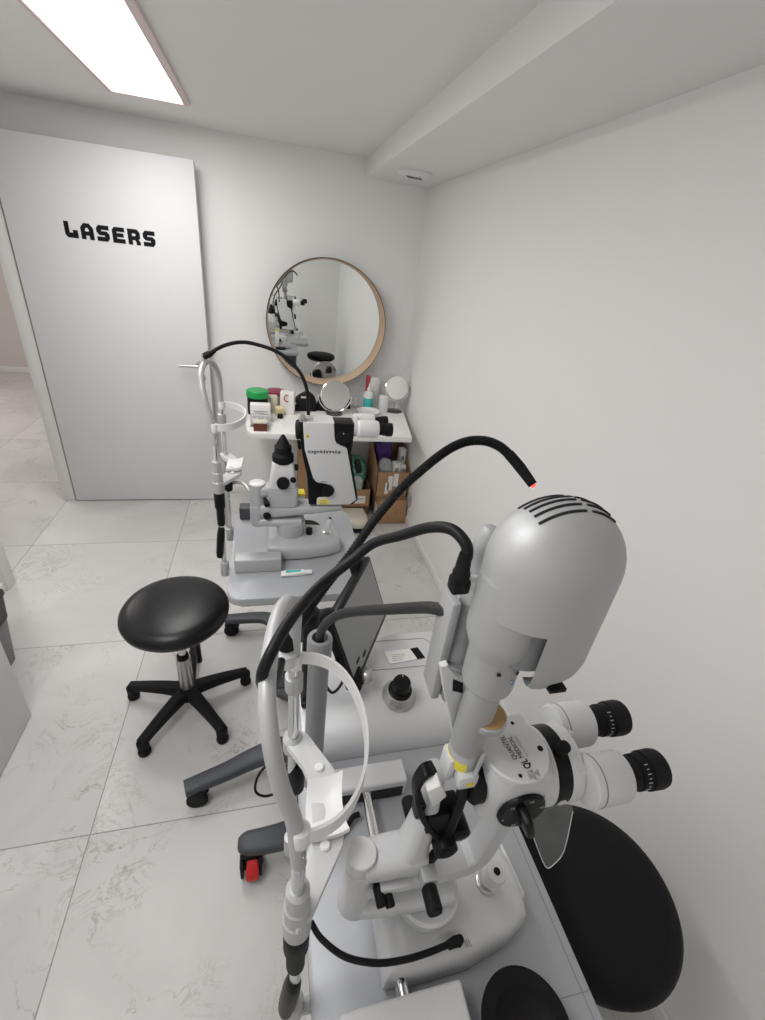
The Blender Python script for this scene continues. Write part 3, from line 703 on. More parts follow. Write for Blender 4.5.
MB().bar([(.118, YA, TA+.170), (.19, YA, TA+.166), (.262, YA, TA+.162), (.284, YA, TA+.170), (.296, YA, TA+.192), (.303, YA, TA+.27), (.307, YA, TA+.37)], [.040, .038, .036, .035, .034, .034, .036], [.032, .031, .029, .026, .024, .023, .023], (0, 1, 0), r=.10).build('microscope_arm', 'console', t)
MB().box((.135, YA-.030, TA+.186), (.178, YA-.018, TA+.202), r=.002).build('stop_block', 'ltgrey', t)
# locking screws
for x, z in ((.131, TA+.197), (.144, TA+.190)): MB().lathe((x, YA-.014, z), (0.12, -1, -.25), [(.005, 0), (.005, .006), (.0064, .007), (.0068, .027), (.0058, .030), (0, .0305)], seg=18).build('lock_screw', 'rubber', t)
# slit width shaft along y
b = MB(); b.cyl((.196, YA+.03, TA+.222), (.196, YA-.03, TA+.222), .009); b.box((.186, YA-.042, TA+.211), (.208, YA-.020, TA+.233), r=.002); b.cyl((.196, YA+.045, TA+.222), (.196, YA+.02, TA+.222), .009); b.build('slit_shaft', 'silver', t)
for s in (-1, 1):
    y0 = YA+s*.040; MB().lathe((.196 if s > 0 else .194, y0-(.003 if s < 0 else 0), TA+.222), (0, s, 0), [(.0090, 0), (.0105, .002), (.0105, .026), (.009, .029), (0, .0292)], seg=20).build('slit_knob', 'rubber', t)
# tower
AX, AY = .215, YA
def vprof(pr): return [(r, z) for r, z in pr]
MB().lathe((AX, AY, 0), (0, 0, 1), [(.0150, 1.150), (.0190, 1.152), (.0190, 1.172), (.0183, 1.173), (.0183, 1.180), (.0190, 1.181), (.0190, 1.276), (.0195, 1.278), (.0255, 1.284), (.0265, 1.288), (.0268, 1.330), (.0275, 1.332), (.0335, 1.348), (.0350, 1.356), (.0350, 1.42)], seg=48).build('lamp_tower', 'silver', t)
b = MB(); b.box((AX-.012, AY-.026, 1.130), (AX+.012, AY+.0, 1.153), r=.003); b.box((AX-.0215, AY-.012, 1.128), (AX-.012, AY+.012, 1.165), r=.003); b.build('tower_foot', 'ltgrey', t)
b = MB()
rg = [[V((AX+rr_*math.cos(a), AY+rr_*math.sin(a), z)) for rr_, z in ((.0192, 1.153), (.0192, 1.166), (.0198, 1.166), (.0198, 1.153))] for a in [math.radians(150+9*k) for k in range(13)]]
b.rings(rg); b.build('warning_band', 'yellow', t)
b = MB(); b.lathe((AX+.002, AY-.0262, 1.140), (0, -1, 0), [(.004, 0), (.004, .0006), (0, .0007)], seg=16); b.build('warning_dot', 'yellow', t)
fw = MB().lathe((AX+.012, AY-.004, 1.222), (0, 0, 1), [(.020, 0), (.0215, .002), (.0215, .010), (.0205, .011), (0, .0112)], seg=40).build('filter_wheel', 'silver', t)
MB().lathe((AX+.012, AY-.004, 1.2331), (0, 0, 1), [(.0195, 0), (.0195, .0007), (0, .0008)], seg=40).build('filter_face', 'tan', fw)
MB().tube([(AX+.010, AY-.022, 1.19), (AX+.008, AY-.022, 1.165), (AX+.006, AY-.024, 1.152)], .0025, seg=8).build('guide_rod', 'silver', t)
for k, (a, z, m) in enumerate(((252, 1.323, 'black'), (292, 1.308, 'blue'), (286, 1.311, 'steel'), (298, 1.32, 'black'))):
    a = math.radians(a); d = V((math.cos(a), math.sin(a), 0)); MB().lathe(V((AX, AY, z))+d*.0272, d, [(.0022, 0), (.0022, .0008), (0, .0009)], seg=12).build('tower_screw', m, t)
# dome housing
HX, HY, HR, HZ0, HZ1, HK = .244, YA, .0625, 1.386, 1.433, .80
prof = [(HR-.010, HZ0+.002), (HR-.003, HZ0), (HR, HZ0+.003), (HR, HZ1)]
for k in range(1, 15):
    a = math.radians(90*k/14); prof.append((HR*math.cos(a), HZ1+HR*.98*math.sin(a)))
dome = MB().lathe((HX, HY, 0), (0, 0, 1), prof, seg=64, sx=HK).build('lamp_housing', 'silver', t)
sk = []
for z, ins in ((1.3165, .028), (1.318, .018), (1.3225, .008), (1.330, .002), (1.339, 0), (1.398, 0)):
    ring = []
    A0 = 108
    for k in range(49):
        a = math.radians(-A0+2*A0*k/48); rr_ = HR-.0002-ins
        ring.append(V((HX+rr_*math.cos(a), HY+rr_*HK*math.sin(a), z)))
    for k in range(49):
        a = math.radians(A0-2*A0*k/48); rr_ = HR-.030
        ring.append(V((HX+rr_*math.cos(a), HY+(HR-.010)*HK*math.sin(a), z)))
    sk.append(ring)
b = MB(); b.rings(sk); b.build('housing_skirt', 'silver', t)
MB().lathe((HX-.004, HY, 0), (0, 0, 1), [(.040, 1.330), (.046, 1.336), (.046, 1.40)], seg=48, sx=HK).build('shade_filler_core', 'silverd', t)  # added filler; its dark paint stands in for shade inside the slot
def on_dome(x, y):
    dx, dy = x-HX, (y-HY)/HK; q = HR*HR-dx*dx-dy*dy
    return V((x, y, HZ1+.98*math.sqrt(max(q, 0))))
b = MB()
for k in range(5):
    y = HY-.012+.008*k
    for xa, xb in ((HX-.036, HX+.004), (HX+.010, HX+.036)):
        b.tube([on_dome(xa+(xb-xa)*i/8, y)+V((0, 0, .0002)) for i in range(9)], .0013, seg=8, sub=2)
b.build('vent_slot', 'vent', t)
MB().box((.252, HY-.046, 1.3125), (.270, HY-.034, 1.3175), r=.001).build('skirt_pad', 'black', t)
# side module and second column behind the tower
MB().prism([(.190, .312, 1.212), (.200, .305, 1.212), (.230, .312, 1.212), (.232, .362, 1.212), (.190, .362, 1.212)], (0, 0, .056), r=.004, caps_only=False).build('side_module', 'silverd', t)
MB().prism([(.178, .318, 1.355), (.178, .352, 1.355), (.178, .352, 1.215), (.178, .318, 1.21)], (.011, 0, 0), r=.003, caps_only=False).build('side_plate', 'silver', t)
b = MB(); b.lathe((.208, .335, 0), (0, 0, 1), [(.020, 1.262), (.020, 1.274), (.0195, 1.278), (.0135, 1.292), (.0130, 1.296), (.0130, 1.345), (.0134, 1.346), (.0134, 1.349), (.0130, 1.350), (.0130, 1.415), (.0105, 1.430), (.006, 1.437), (0, 1.439)], seg=36); b.build('second_column', 'silver', t)
MB().prism([(.166, .292, 1.296), (.174, .292, 1.298), (.184, .292, 1.280), (.202, .292, 1.268), (.207, .292, 1.245), (.212, .292, 1.19), (.203, .292, 1.176), (.192, .292, 1.215), (.176, .292, 1.262)], (0, .008, 0), r=.0015).build('side_lever', 'ltgrey', t)
MB().prism([(.1835, .2918, 1.2765), (.1965, .2918, 1.2685), (.1995, .2918, 1.252), (.1865, .2918, 1.258)], (0, -.0006, 0)).build('side_label', 'ink', t)
# mirror yoke: black linkage under the tower
b = MB()
b.bar([(.180, .278, 1.142), (.168, .275, 1.144), (.160, .272, 1.128), (.162, .270, 1.104), (.172, .268, 1.070), (.188, .268, 1.035), (.204, .267, 1.008)], .017, .007, (0, 1, 0))
b.bar([(.216, .262, 1.143), (.219, .264, 1.09), (.219, .266, 1.03), (.216, .266, .99)], .011, .013, (0, 1, 0))
b.cyl((.215, .250, .992), (.215, .290, .992), .016, bev=.002); b.cyl((.238, .262, 1.0), (.238, .290, 1.0), .014, bev=.002)
b.bar([(.210, .262, .975), (.201, .262, .945), (.198, .262, .935)], .010, .010, (0, 1, 0))
b.box((.182, .264, .995), (.230, .294, 1.058), r=.004); b.box((.170, .272, 1.04), (.200, .292, 1.075), r=.004)
b.build('mirror_linkage', 'black', t)
MB().prism([(.1655, .255, 1.138), (.181, .255, 1.146), (.193, .255, 1.120), (.179, .255, 1.100)], (0, .018, 0), r=.002, caps_only=False).build('mirror_block', 'white', t)
b = MB(); b.lathe((.215, .2495, .992), (0, -1, 0), [(.010, 0), (.009, .0015), (0, .0016)], seg=20); b.build('linkage_screw', 'rubber', t)
# microscope body
BZ = 1.115
sc = MB().prism([(.236, YA-.030, 1.072), (.258, YA-.046, 1.072), (.312, YA-.046, 1.072), (.312, YA+.040, 1.072), (.258, YA+.040, 1.072), (.236, YA+.026, 1.072)], (0, 0, .092), r=.008, seg=3, caps_only=False).build('microscope_body', 'console', t)
MB().lathe((.274, YA-.010, 1.162), (0, 0, 1), [(.041, 0), (.041, .007), (.039, .009), (0, .0092)], seg=48).build('body_plate', 'console', sc)
for dx, dy, r in ((-.024, .020, .0022), (.012, .030, .0022), (.030, -.006, .0034), (-.010, -.032, .0022)): MB().lathe((.274+dx, YA-.010+dy, 1.1712), (0, 0, 1), [(r, 0), (r, .0005), (0, .0006)], seg=14).build('plate_screw', 'black', sc)
# maker's writing along the plate, read from the operator's side, and the facetted leaf mark
o = V((.277, YA-.021, 1.1714)); tx = V((-.10, 1, 0)).normalized(); ty = V((-1, -.10, 0)).normalized()
text_mesh('writing', 'QUANTEL', .0088, o+tx*-.002+ty*.007, tx, ty, 'ink', sc, width=.030)
text_mesh('writing', 'MEDICAL', .0082, o+tx*-.002+ty*-.0012, tx, ty, 'ink', sc, width=.027)
text_mesh('writing', 'by LUMIBIRD', .0042, o+tx*-.002+ty*-.0075, tx, ty, 'greyprint', sc, width=.026)
text_mesh('writing', 'QL', .012, o+tx*-.015+ty*-.003, tx, ty, 'ink', sc, width=.011, bold=.0003)
b = MB(); c0 = o+tx*-.024+ty*-.001
for tri in (((-.002, -.006), (.006, -.008), (.003, .0)), ((.003, .0005), (.007, -.002), (.006, .006)), ((.001, .001), (.005, .0065), (-.003, .007)), ((-.006, -.001), (.002, -.0005), (-.001, .004))):
    b.poly([c0+tx*q[0]+ty*q[1]+V((0, 0, .0003)) for q in tri])
b.build('emblem', 'greyprint', sc)
dl = MB().lathe((.280, YA-.0455, 1.108), (0, -1, 0), [(.030, 0), (.030, .004), (.0285, .006), (0, .0062)], seg=44).build('magnification_dial', 'black', t)
MB().box((.2745, YA-.072, 1.088), (.2855, YA-.050, 1.128), r=.004, rot=Matrix.Rotation(math.radians(-20), 3, 'Y')).build('dial_grip', 'black', dl)
for k, s_ in enumerate(('10', '16', '6', '25', '16', '40')):
    a = math.radians(75+60*k); text_mesh('dial_number', s_, .0062, V((.280-.003+.0235*math.cos(a), YA-.0518, 1.106+.0235*math.sin(a))), (1, 0, 0), (0, 0, 1), 'spot', dl)
MB().lathe((.232, YA-.002, 1.118), (-1, 0, 0), [(.033, -.006), (.033, .004), (.030, .007), (.022, .009), (.018, .004), (0, .003)], seg=40).build('objective', 'black', t)
MB().lathe((.306, YA-.004, BZ), (1, 0, 0), [(.044, 0), (.0455, .003), (.0455, .018), (.044, .019)], seg=56).build('ring', 'ltgrey', t)
cr = MB().lathe((.325, YA-.004, BZ), (1, 0, 0), [(.0450, 0), (.0450, .019)], seg=56).build('control_ring', 'black', t)
MB().lathe((.334, YA-.016, BZ+.043), (0, -.25, 1), [(.006, 0), (.0055, .008), (.0075, .010), (.0072, .017), (0, .018)], seg=18).build('ring_lever', 'rubber', cr)
b = MB(); b.lathe((.335, YA-.004-.022, BZ-.0395), (0, -.5, -.87), [(.006, -.001), (.006, .0008), (0, .001)], seg=20); b.lathe((.335, YA-.004-.0445, BZ-.008), (0, -1, -.2), [(.006, -.001), (.006, .0008), (0, .001)], seg=20); b.build('ring_dot', 'white', cr)
MB().lathe((.344, YA-.004, BZ), (1, 0, 0), [(.0450, 0), (.0455, .002), (.0455, .016), (.042, .019), (.030, .021), (0, .0212)], seg=56).build('binocular_base', 'housing', t)
OZ = 1.128
for yo in (.240, .313):
    o = V((.362, yo, OZ)); near = yo < YA
    b = MB(); b.lathe(o+V((0, 0, 0)), (1, 0, 0), [(.026, 0), (.0285, .002), (.029, .006), (.0285, .012), (.029, .0125), (.029, .049), (.0275, .052), (.018, .0525)], seg=44, sx=1., sy=1.05)
    s_ = -1 if near else 1
    b.box((.350, min(yo, yo-s_*.026), OZ-.024), (.378, max(yo, yo-s_*.026), OZ+.022), r=.006)
    p = b.build('prism_housing', 'housing', t)
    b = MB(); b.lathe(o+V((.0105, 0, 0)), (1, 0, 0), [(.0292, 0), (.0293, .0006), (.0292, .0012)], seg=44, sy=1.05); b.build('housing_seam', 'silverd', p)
    eyepiece(t, o+V((.050 if near else .052, 0, 0)), .060, .0225)
# clear breath shield hanging under the eyepiece base
pl = [(.318, .240, 1.103), (.353, .240, 1.106), (.372, .240, 1.06), (.398, .240, .948), (.393, .240, .910), (.384, .240, .905), (.362, .240, .945), (.306, .240, 1.061)]
MB().prism(pl, (0, -.0012, 0)).build('breath_shield', 'shield', t)
b = MB(); b.tube([V(p)-V((0, .0006, 0)) for p in pl[2:]], .0007, seg=6, sub=3); b.build('shield_edge', 'shield_edge', t)
# joystick, indicator, plug label
b = MB(); b.lathe((.335, .279, TA+.060), (0, 0, 1), [(.0175, 0), (.0175, .004), (.014, .006), (0, .0062)]); b.build('joystick_boot', 'steel', t)
b = MB(); b.lathe((.336, .278, TA+.064), (.10, -.08, 1), [(.010, 0), (.010, .012), (.0155, .014), (.0165, .018), (.0165, .040), (.015, .043), (.007, .0435), (0, .0425)]); j = b.build('joystick', 'ltgrey', t)
b = MB(); b.lathe((.3402, .2746, TA+.1072), (.10, -.08, 1), [(.0055, 0), (.0055, .0008), (0, .001)], seg=20); b.build('joystick_button', 'black', j)
MB().lathe((.284, .287, TA+.0605), (0, 0, 1), [(.002, 0), (.002, .001), (0, .0012)], seg=12).build('indicator', 'gled', t)
b = MB()
for k in range(3): b.box((.2725+.0035*k, .211, TA+.0528), (.2735+.0035*k, .228, TA+.0536), rot=Matrix.Rotation(.2, 3, 'Z'))
b.build('socket_print', 'greyprint', base)

# ---- far laser slit lamp
YC = 1.32
t = thing('laser_slit_lamp', 'silver and black slit lamp with angular laser head on the far table', 'slit lamp', (.06, YC, TB), 'laser slit lamps')
base = lamp_base(t, -.014, YC, TB); base.data.materials[0] = M['silverb']
MB().lathe((.066, YC, TB+.055), (0, 0, 1), [(.040, 0), (.042, .006), (.048, .040), (.048, .057), (0, .058)]).build('pedestal', 'silverb', t)
MB().bar([(.10, YC, TB+.115), (.03, YC, TB+.115), (-.02, YC, TB+.115), (-.045, YC, TB+.115)], [.07, .068, .058, .048], .032, (0, 1, 0), r=.3).build('lower_arm', 'silverb', t)
MB().lathe((-.039, YC, TB+.098), (0, 0, 1), [(.022, 0), (.0255, .008), (.0255, .075), (.0245, .076), (.0245, .080), (.0255, .081), (.0255, .150)], seg=40).build('pivot_tower', 'silverb', t)
MB().lathe((-.039, YC, TB+.2485), (0, 0, 1), [(.0252, 0), (.0245, .003), (.022, .0045), (0, .005)], seg=40).build('pivot_cap', 'white', t)
MB().bar([(-.036, YC, TB+.158), (.02, YC, TB+.158), (.08, YC, TB+.160), (.16, YC, TB+.164), (.232, YC, TB+.166)], [.048, .07, .07, .064, .05], [.05, .045, .036, .030, .022], (0, 1, 0), r=.25).build('microscope_arm', 'silverb', t)
MB().lathe((-.016, YC-.024, TB+.205), (.25, -1, -.3), [(.006, 0), (.006, .008), (.008, .010), (.009, .030), (0, .031)], seg=18).build('lock_screw', 'rubber', t)
MB().lathe((-.012, YC-.026, TB+.147), (.25, -1, 0), [(.010, 0), (.012, .002), (.012, .012), (0, .013)], seg=18).build('lock_screw', 'rubber', t)
MB().bar([(-.036, YC, TB+.225), (-.015, YC, TB+.226), (.01, YC, TB+.226)], [.046, .05, .05], .040, (0, 1, 0), r=.3).build('lamp_arm', 'silverb', t)
b = MB(); b.rings([rrect(.041, YC, hx, .034, .010, z) for hx, z in ((.040, TB+.178), (.046, TB+.186), (.0475, TB+.24), (.046, TB+.246))]); b.build('lamp_block', 'silverb', t)
lh = MB(); lh.rings([rrect(.041, YC, hx, hy, .012, z) for hx, hy, z in ((.042, .031, TB+.246), (.042, .031, TB+.25), (.033, .027, TB+.322), (.029, .024, TB+.328))]); lh = lh.build('lamp_head', 'ltgrey', t)
MB().lathe((.041, YC, TB+.324), (0, 0, 1), [(.030, 0), (.033, .004), (.033, .024), (.026, .032), (.026, .052), (.022, .055), (.008, .082), (.004, .088), (0, .089)], seg=36).build('lamp_cap', 'rubber', t)
MB().lathe((.040, YC-.030, TB+.265), (.05, -1, .1), [(.020, 0), (.0195, .012), (.018, .014), (0, .0145)], seg=28).build('lamp_knob', 'rubber', lh)
MB().lathe((.070, YC-.029, TB+.275), (.3, -1, .1), [(.009, 0), (.0085, .008), (0, .009)], seg=20).build('lamp_knob', 'rubber', lh)
MB().lathe((.076, YC-.0, TB+.305), (1, -.2, .0), [(.010, 0), (.0105, .012), (0, .013)], seg=20).build('lamp_knob', 'rubber', lh)
# laser head
yn, yf = YC-.036, YC+.036
core = [(.092, 1.213), (.252, 1.213), (.252, 1.15), (.246, 1.12), (.284, .952), (.266, .936), (.122, .937), (.116, 1.03), (.100, 1.10), (.092, 1.15)]
MB().prism([(x, yn+.004, z) for x, z in core], (0, .064, 0), r=.002).build('head_core', 'black', t)
sil = [(.097, 1.216), (.190, 1.216), (.191, 1.162), (.197, 1.150), (.208, 1.144), (.226, 1.142), (.234, 1.134), (.277, .953), (.256, .936), (.147, .936), (.147, .957), (.152, .964), (.19, .966), (.203, .976), (.206, .992), (.200, 1.006), (.188, 1.014), (.150, 1.016), (.140, 1.022), (.132, 1.034), (.104, 1.13)]
sp = MB().prism([(x, yn, z) for x, z in sil], (0, yf-yn, 0), r=.0035, seg=3).build('head_shell', 'silverl', t)
text_mesh('writing', 'optimis', .0165, (.113, yn-.0002, 1.119), (1, 0, 0), (0, 0, 1), 'ink', sp, width=.103, bold=.0002)
text_mesh('writing', 'fusion', .0095, (.172, yn-.0002, 1.107), (1, 0, 0), (0, 0, 1), 'spot', sp, width=.036)
MB().prism([(.103, yn+.0002, 1.168), (.120, yn+.0002, 1.168), (.1115, yn+.0002, 1.184)], (0, -.0008, 0)).build('warning_triangle', 'yellow', sp)
MB().prism([(.1085, yn-.0007, 1.1705), (.1145, yn-.0007, 1.1705), (.1115, yn-.0007, 1.178)], (0, -.0003, 0)).build('warning_symbol', 'greyprint', sp)
MB().box((.153, yn-.0008, .939), (.187, yn+.0002, .958)).build('warning_label', 'yellow', sp)
b = MB()
for k in range(3): b.box((.157, yn-.0012, .942+.005*k), (.182-.004*(k % 2), yn-.0006, .9438+.005*k))
b.build('label_print', 'greyprint', sp)
MB().box((.156, yn-.0006, 1.020), (.178, yn+.0002, 1.0215)).build('dial_print', 'ink', sp)
MB().lathe((.180, yn+.004, .990), (0, -1, 0), [(.020, 0), (.020, .012), (.018, .015), (0, .0155)], seg=32).build('head_knob', 'rubber', t)
MB().lathe((.218, yn+.004, 1.172), (0, -1, 0), [(.021, 0), (.021, .010), (.019, .013), (0, .0135)], seg=32).build('head_knob', 'rubber', t)
MB().lathe((.218, yn-.0096, 1.187), (0, -1, 0), [(.0016, 0), (.0016, .0006), (0, .0007)], seg=10).build('knob_mark', 'spot', t)
MB().lathe((.270, YC-.010, 1.062), (1, 0, .2), [(.024, 0), (.024, .014), (.021, .018), (0, .0185)], seg=28).build('head_knob', 'rubber', t)
MB().lathe((.093, YC, 1.18), (-1, 0, 0), [(.030, 0), (.030, .010), (.027, .014), (.02, .015), (.018, .008), (0, .007)], seg=36).build('objective', 'rubber', t)
b = MB(); b.box((.086, YC-.034, 1.214), (.104, YC+.0, 1.232), r=.003); b.cyl((.098, YC-.02, 1.224), (.128, YC-.024, 1.224), .005); b.build('top_bracket', 'steel', t)
MB().lathe((.252, YC, 1.198), (1, 0, 0), [(.033, 0), (.034, .004), (.034, .010), (.030, .012)], seg=40).build('ring', 'ltgrey', t)
for yo in (YC-.033, YC+.033):
    o = V((.262, yo, 1.199))
    MB().lathe(o, (1, 0, 0), [(.024, 0), (.0265, .003), (.0265, .060), (.024, .064), (.015, .0645)], seg=36).build('prism_housing', 'white', t)
    eyepiece(t, o+V((.062, 0, 0)), .046, .0205, marks=False)
# joystick and knob
b = MB(); b.lathe((.188, YC-.005, TB+.058), (0, 0, 1), [(.016, 0), (.016, .005), (.010, .009), (0, .0095)]); b.build('joystick_boot', 'chrome', t)
b = MB(); b.lathe((.188, YC-.005, TB+.062), (.18, 0, 1), [(.008, 0), (.010, .006), (.0135, .035), (.0145, .048), (.011, .056), (0, .0565)]); b.build('joystick', 'ltgrey', t)
b = MB(); b.lathe((.1985, YC-.005, TB+.117), (.18, 0, 1), [(.005, 0), (.005, .002), (0, .0022)], seg=16); b.build('joystick_button', 'black', t)
MB().lathe((.128, YC-.01, TB+.060), (0, 0, 1), [(.011, 0), (.011, .020), (.009, .022), (0, .0225)], seg=20).build('base_knob', 'rubber', t)
b = MB().lathe((.13, YC+.10, TB), (0, 0, 1), [(.05, 0), (.055, .006), (.05, .02), (0, .022)]); tag(b.build('lens_lid', 'black'), 'flat black round lid on the far table behind the lamp base', 'lid')
b = MB(); b.box((.075, YC+.052, TB), (.115, YC+.09, TB+.175), r=.004); bx = tag(b.build('power_box', 'white'), 'upright white box with a yellow top behind the far laser arm', 'box')
MB().box((.074, YC+.051, TB+.172), (.116, YC+.091, TB+.182), r=.002).build('box_top', 'yellow', bx)
b = MB().box((-.112, 1.57, TB), (-.03, 1.578, TB+.04), r=.003)
b.bm.free()

# ------------------------------------------------------------------ near console objects: cable post, monitor, rotary control
t = thing('cable_post', 'grey tube post carrying the braided cable at the near console corner', 'post', (.074, .54, TA))
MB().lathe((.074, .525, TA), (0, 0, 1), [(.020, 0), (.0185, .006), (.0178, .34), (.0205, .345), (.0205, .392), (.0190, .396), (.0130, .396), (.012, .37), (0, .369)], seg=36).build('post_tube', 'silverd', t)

t = thing('monitor', 'slim black touchscreen on an arm above the near console, seen edge-on', 'monitor', (.16, .75, TA+.07))
Bc = V((.236, .752, .83)); yaw, tl, W, H = 1.066, .363, .261, .185
hd = V((math.cos(yaw), math.sin(yaw), 0)); n0 = V((hd.y, -hd.x, 0)); dn = (V((0, 0, -1))*math.cos(tl)+n0*math.sin(tl)).normalized(); nn = hd.cross(-dn).normalized()
if nn.dot(n0) < 0: nn = -nn
Rm = Matrix((hd, -dn, nn)).transposed()
cc = Bc-dn*H/2
def mbox(b, u0, u1, v0, v1, w0, w1, r=0.):
    c = cc+hd*((u0+u1)/2)+(-dn)*((v0+v1)/2)+nn*((w0+w1)/2); h = V(((u1-u0)/2, (v1-v0)/2, (w1-w0)/2))
    b.box(c-h, c+h, r=r, rot=Rm)
b = MB(); mbox(b, -W/2, W/2, -H/2, H/2, -.022, 0, .004); b.build('bezel', 'black', t)
b = MB(); mbox(b, -W/2+.012, W/2-.010, -H/2+.014, H/2-.010, -.001, .0006); b.build('screen', 'screen', t)
b = MB(); mbox(b, -.10, .06, -.075, .06, -.040, -.02, .006); mbox(b, -.045, .045, -.045, .045, -.06, -.038, .004); mbox(b, .07, .105, .07, .112, -.035, -.012, .004); mbox(b, -W/2+.01, -W/2+.045, -H/2-.012, -H/2+.03, -.018, .006, .003); b.build('back_cover', 'blackm', t)
b = MB(); mbox(b, -.055, -.035, -.068, -.060, .0005, .0012); mbox(b, -.09, -.07, -.055, -.048, .0005, .0012, 0); b.build('screen_mark', 'ink', t)
b = MB()
arm0 = cc-nn*.058
b.cyl((.072, .66, TA+.07), (.072, .66, 1.02), .014, bev=.002); b.cyl((.072, .66, 1.02), (.072, .66, 1.05), .019, bev=.004)
b.box((.058, .64, TA+.069), (.094, .69, TA+.085), r=.004)
b.tube([(.072, .66, .995), (.10, .685, 1.000), (.118, .715, .985), arm0-nn*.01, arm0], .016)
b.build('arm', 'black', t)
b = MB(); b.lathe((.058, .645, 1.05), (0, 0, 1), [(.013, 0), (.016, .006), (.016, .022), (.010, .028), (0, .029)], seg=24); b.build('arm_knob', 'blackm', t)
p0 = cc+hd*(-.085)+dn*(H/2)+nn*.016
b = MB(); b.lathe(p0-nn*.012, nn, [(.014, 0), (.017, .004), (.017, .012), (.012, .02), (0, .021)], seg=24); b.build('side_button', 'steel', t)
b = MB(); b.tube([(.10, .655, .93), (.125, .65, .915), (.14, .668, .90), (.150, .69, .895)], .0035); b.tube([(.10, .655, .87), (.12, .63, .845), (.145, .645, .86), (.155, .68, .89)], .003); b.build('cord', 'cable', t)

kx, ky, kz = .278, .645, TA+.0790
t = thing('rotary_control', 'black rotary knob on a flared metal ring on the near console', 'control knob', (kx, ky, kz))
ka = V((0, -.14, 1))
MB().lathe((kx, ky, kz-.012), ka, [(.0375, 0), (.038, .008), (.029, .026), (.024, .027)], seg=44).build('ring', 'steel', t)
b = MB(); b.lathe((kx, ky, kz-.012), ka, [(.0275, .0255), (.0265, .029), (.0245, .030), (.024, .033), (.0205, .034), (.020, .036), (.0205, .038), (.0200, .056), (.0185, .059), (0, .0592)], seg=44); kn = b.build('knob', 'black', t)
b = MB(); k2 = V((kx, ky, kz-.012))+ka.normalized()*.0594; b.box(k2+V((.003, .010, .003)), k2+V((.0042, .014, .0045))); b.build('knob_mark', 'spot', kn)

# ------------------------------------------------------------------ cables and fixation lights
t = thing('fixation_light', 'long black gooseneck light rising from the near chin rest, red tip', 'gooseneck light', (.016, .432, 1.16))
gp = [(.016, .430, 1.168), (.017, .430, 1.19), (.022, .436, 1.212), (.049, .462, 1.236)]
MB().lathe((.018, .431, 1.168), (0, 0, 1), [(.012, 0), (.0145, .004), (.0145, .024), (.009, .03), (0, .031)], seg=24).build('socket', 'ltgrey', t)
b = MB(); b.lathe((.018, .431, 1.196), (0, .1, 1), [(.009, 0), (.0125, .004), (.0125, .024), (.008, .03), (0, .031)], seg=24); b.tube([(.020, .434, 1.212), (.030, .446, 1.222), (.049, .462, 1.236)], [.0095, .0115, .0095]); b.build('swivel_handle', 'black', t)
MB().tube([(.048, .461, 1.235), (.075, .488, 1.254), (.110, .52, 1.278), (.145, .540, 1.322), (.181, .55, 1.367), (.210, .552, 1.398), (.233, .55, 1.422), (.251, .546, 1.438), (.269, .54, 1.448), (.288, .530, 1.452), (.305, .52, 1.448), (.318, .511, 1.439)], .0066, sub=22, ribs=.07, seg=14).build('gooseneck', 'rubber', t)
MB().tube([(.316, .513, 1.441), (.331, .50, 1.4265), (.3455, .482, 1.409)], [.0072, .0075, .0062]).build('light_head', 'blackm', t)
MB().lathe((.3455, .482, 1.409), (.0135, -.02, -.0175), [(.004, -.001), (.003, .003), (0, .004)], seg=12).build('light_tip', 'led', t)

t = thing('lamp_cable', 'thick black cable looping from the domed lamp over the near arch', 'cable', (.17, .29, 1.40))
MB().tube([(.172, .303, 1.424), (.171, .308, 1.436), (.163, .326, 1.441), (.150, .348, 1.430), (.131, .375, 1.404), (.108, .392, 1.384), (.085, .390, 1.364), (.052, .375, 1.346), (.028, .345, 1.343), (.011, .315, 1.344), (-.001, .292, 1.340), (-.009, .285, 1.322), (-.009, .296, 1.292), (-.003, .320, 1.258), (.004, .362, 1.222), (.010, .405, 1.202)], .0056, seg=16).build('cord', 'cable', t)
b = MB(); b.lathe((.170, .302, 1.388), (0, .02, 1), [(.0075, .006), (.0085, .008), (.0085, .022), (.0072, .024), (.0065, .036), (.0055, .042)], seg=20); b.box((.161, .294, 1.388), (.179, .310, 1.404), r=.003); b.build('plug', 'black', t)
b = MB(); b.box((.177, .296, 1.390), (.191, .308, 1.402), r=.002); b.build('plug_collar', 'white', t)

b = MB().tube([(.074, .525, 1.095), (.074, .522, 1.125), (.079, .512, 1.155), (.090, .497, 1.183), (.104, .480, 1.205), (.124, .455, 1.230), (.145, .425, 1.257), (.163, .392, 1.287), (.174, .36, 1.315), (.184, .336, 1.330)], .0072, seg=16)
tag(b.build('braided_cable', 'braid'), 'thick braided cable from the grey post to the lamp tower', 'cable')

t = thing('power_lead', 'black cable plugged into the near slit lamp base', 'cable', (.19, .2, TA+.05))
MB().tube([(.046, .262, TA+.12), (.060, .246, TA+.105), (.090, .226, TA+.092), (.13, .214, TA+.084), (.17, .2105, TA+.079), (.21, .212, TA+.075), (.243, .2165, TA+.069)], .0042).build('cord', 'cable', t)
b = MB(); b.bar([(.243, .2165, TA+.064), (.255, .218, TA+.066), (.264, .219, TA+.066)], [.010, .013, .011], [.010, .012, .010], (0, 1, 0)); b.lathe((.263, .219, TA+.068), (0, 0, -1), [(.006, 0), (.006, .014)], seg=14); b.build('plug', 'blackm', t)
b = MB().tube([(.155, .44, TA+.012), (.142, .437, TA+.012), (.13, .425, TA+.010), (.10, .40, TA+.007), (.075, .385, TA+.006), (.058, .382, TA+.006)], .0048); tag(b.build('rail_cable', 'cable'), 'short black cable from the chrome rail towards the near chin rest', 'cable')
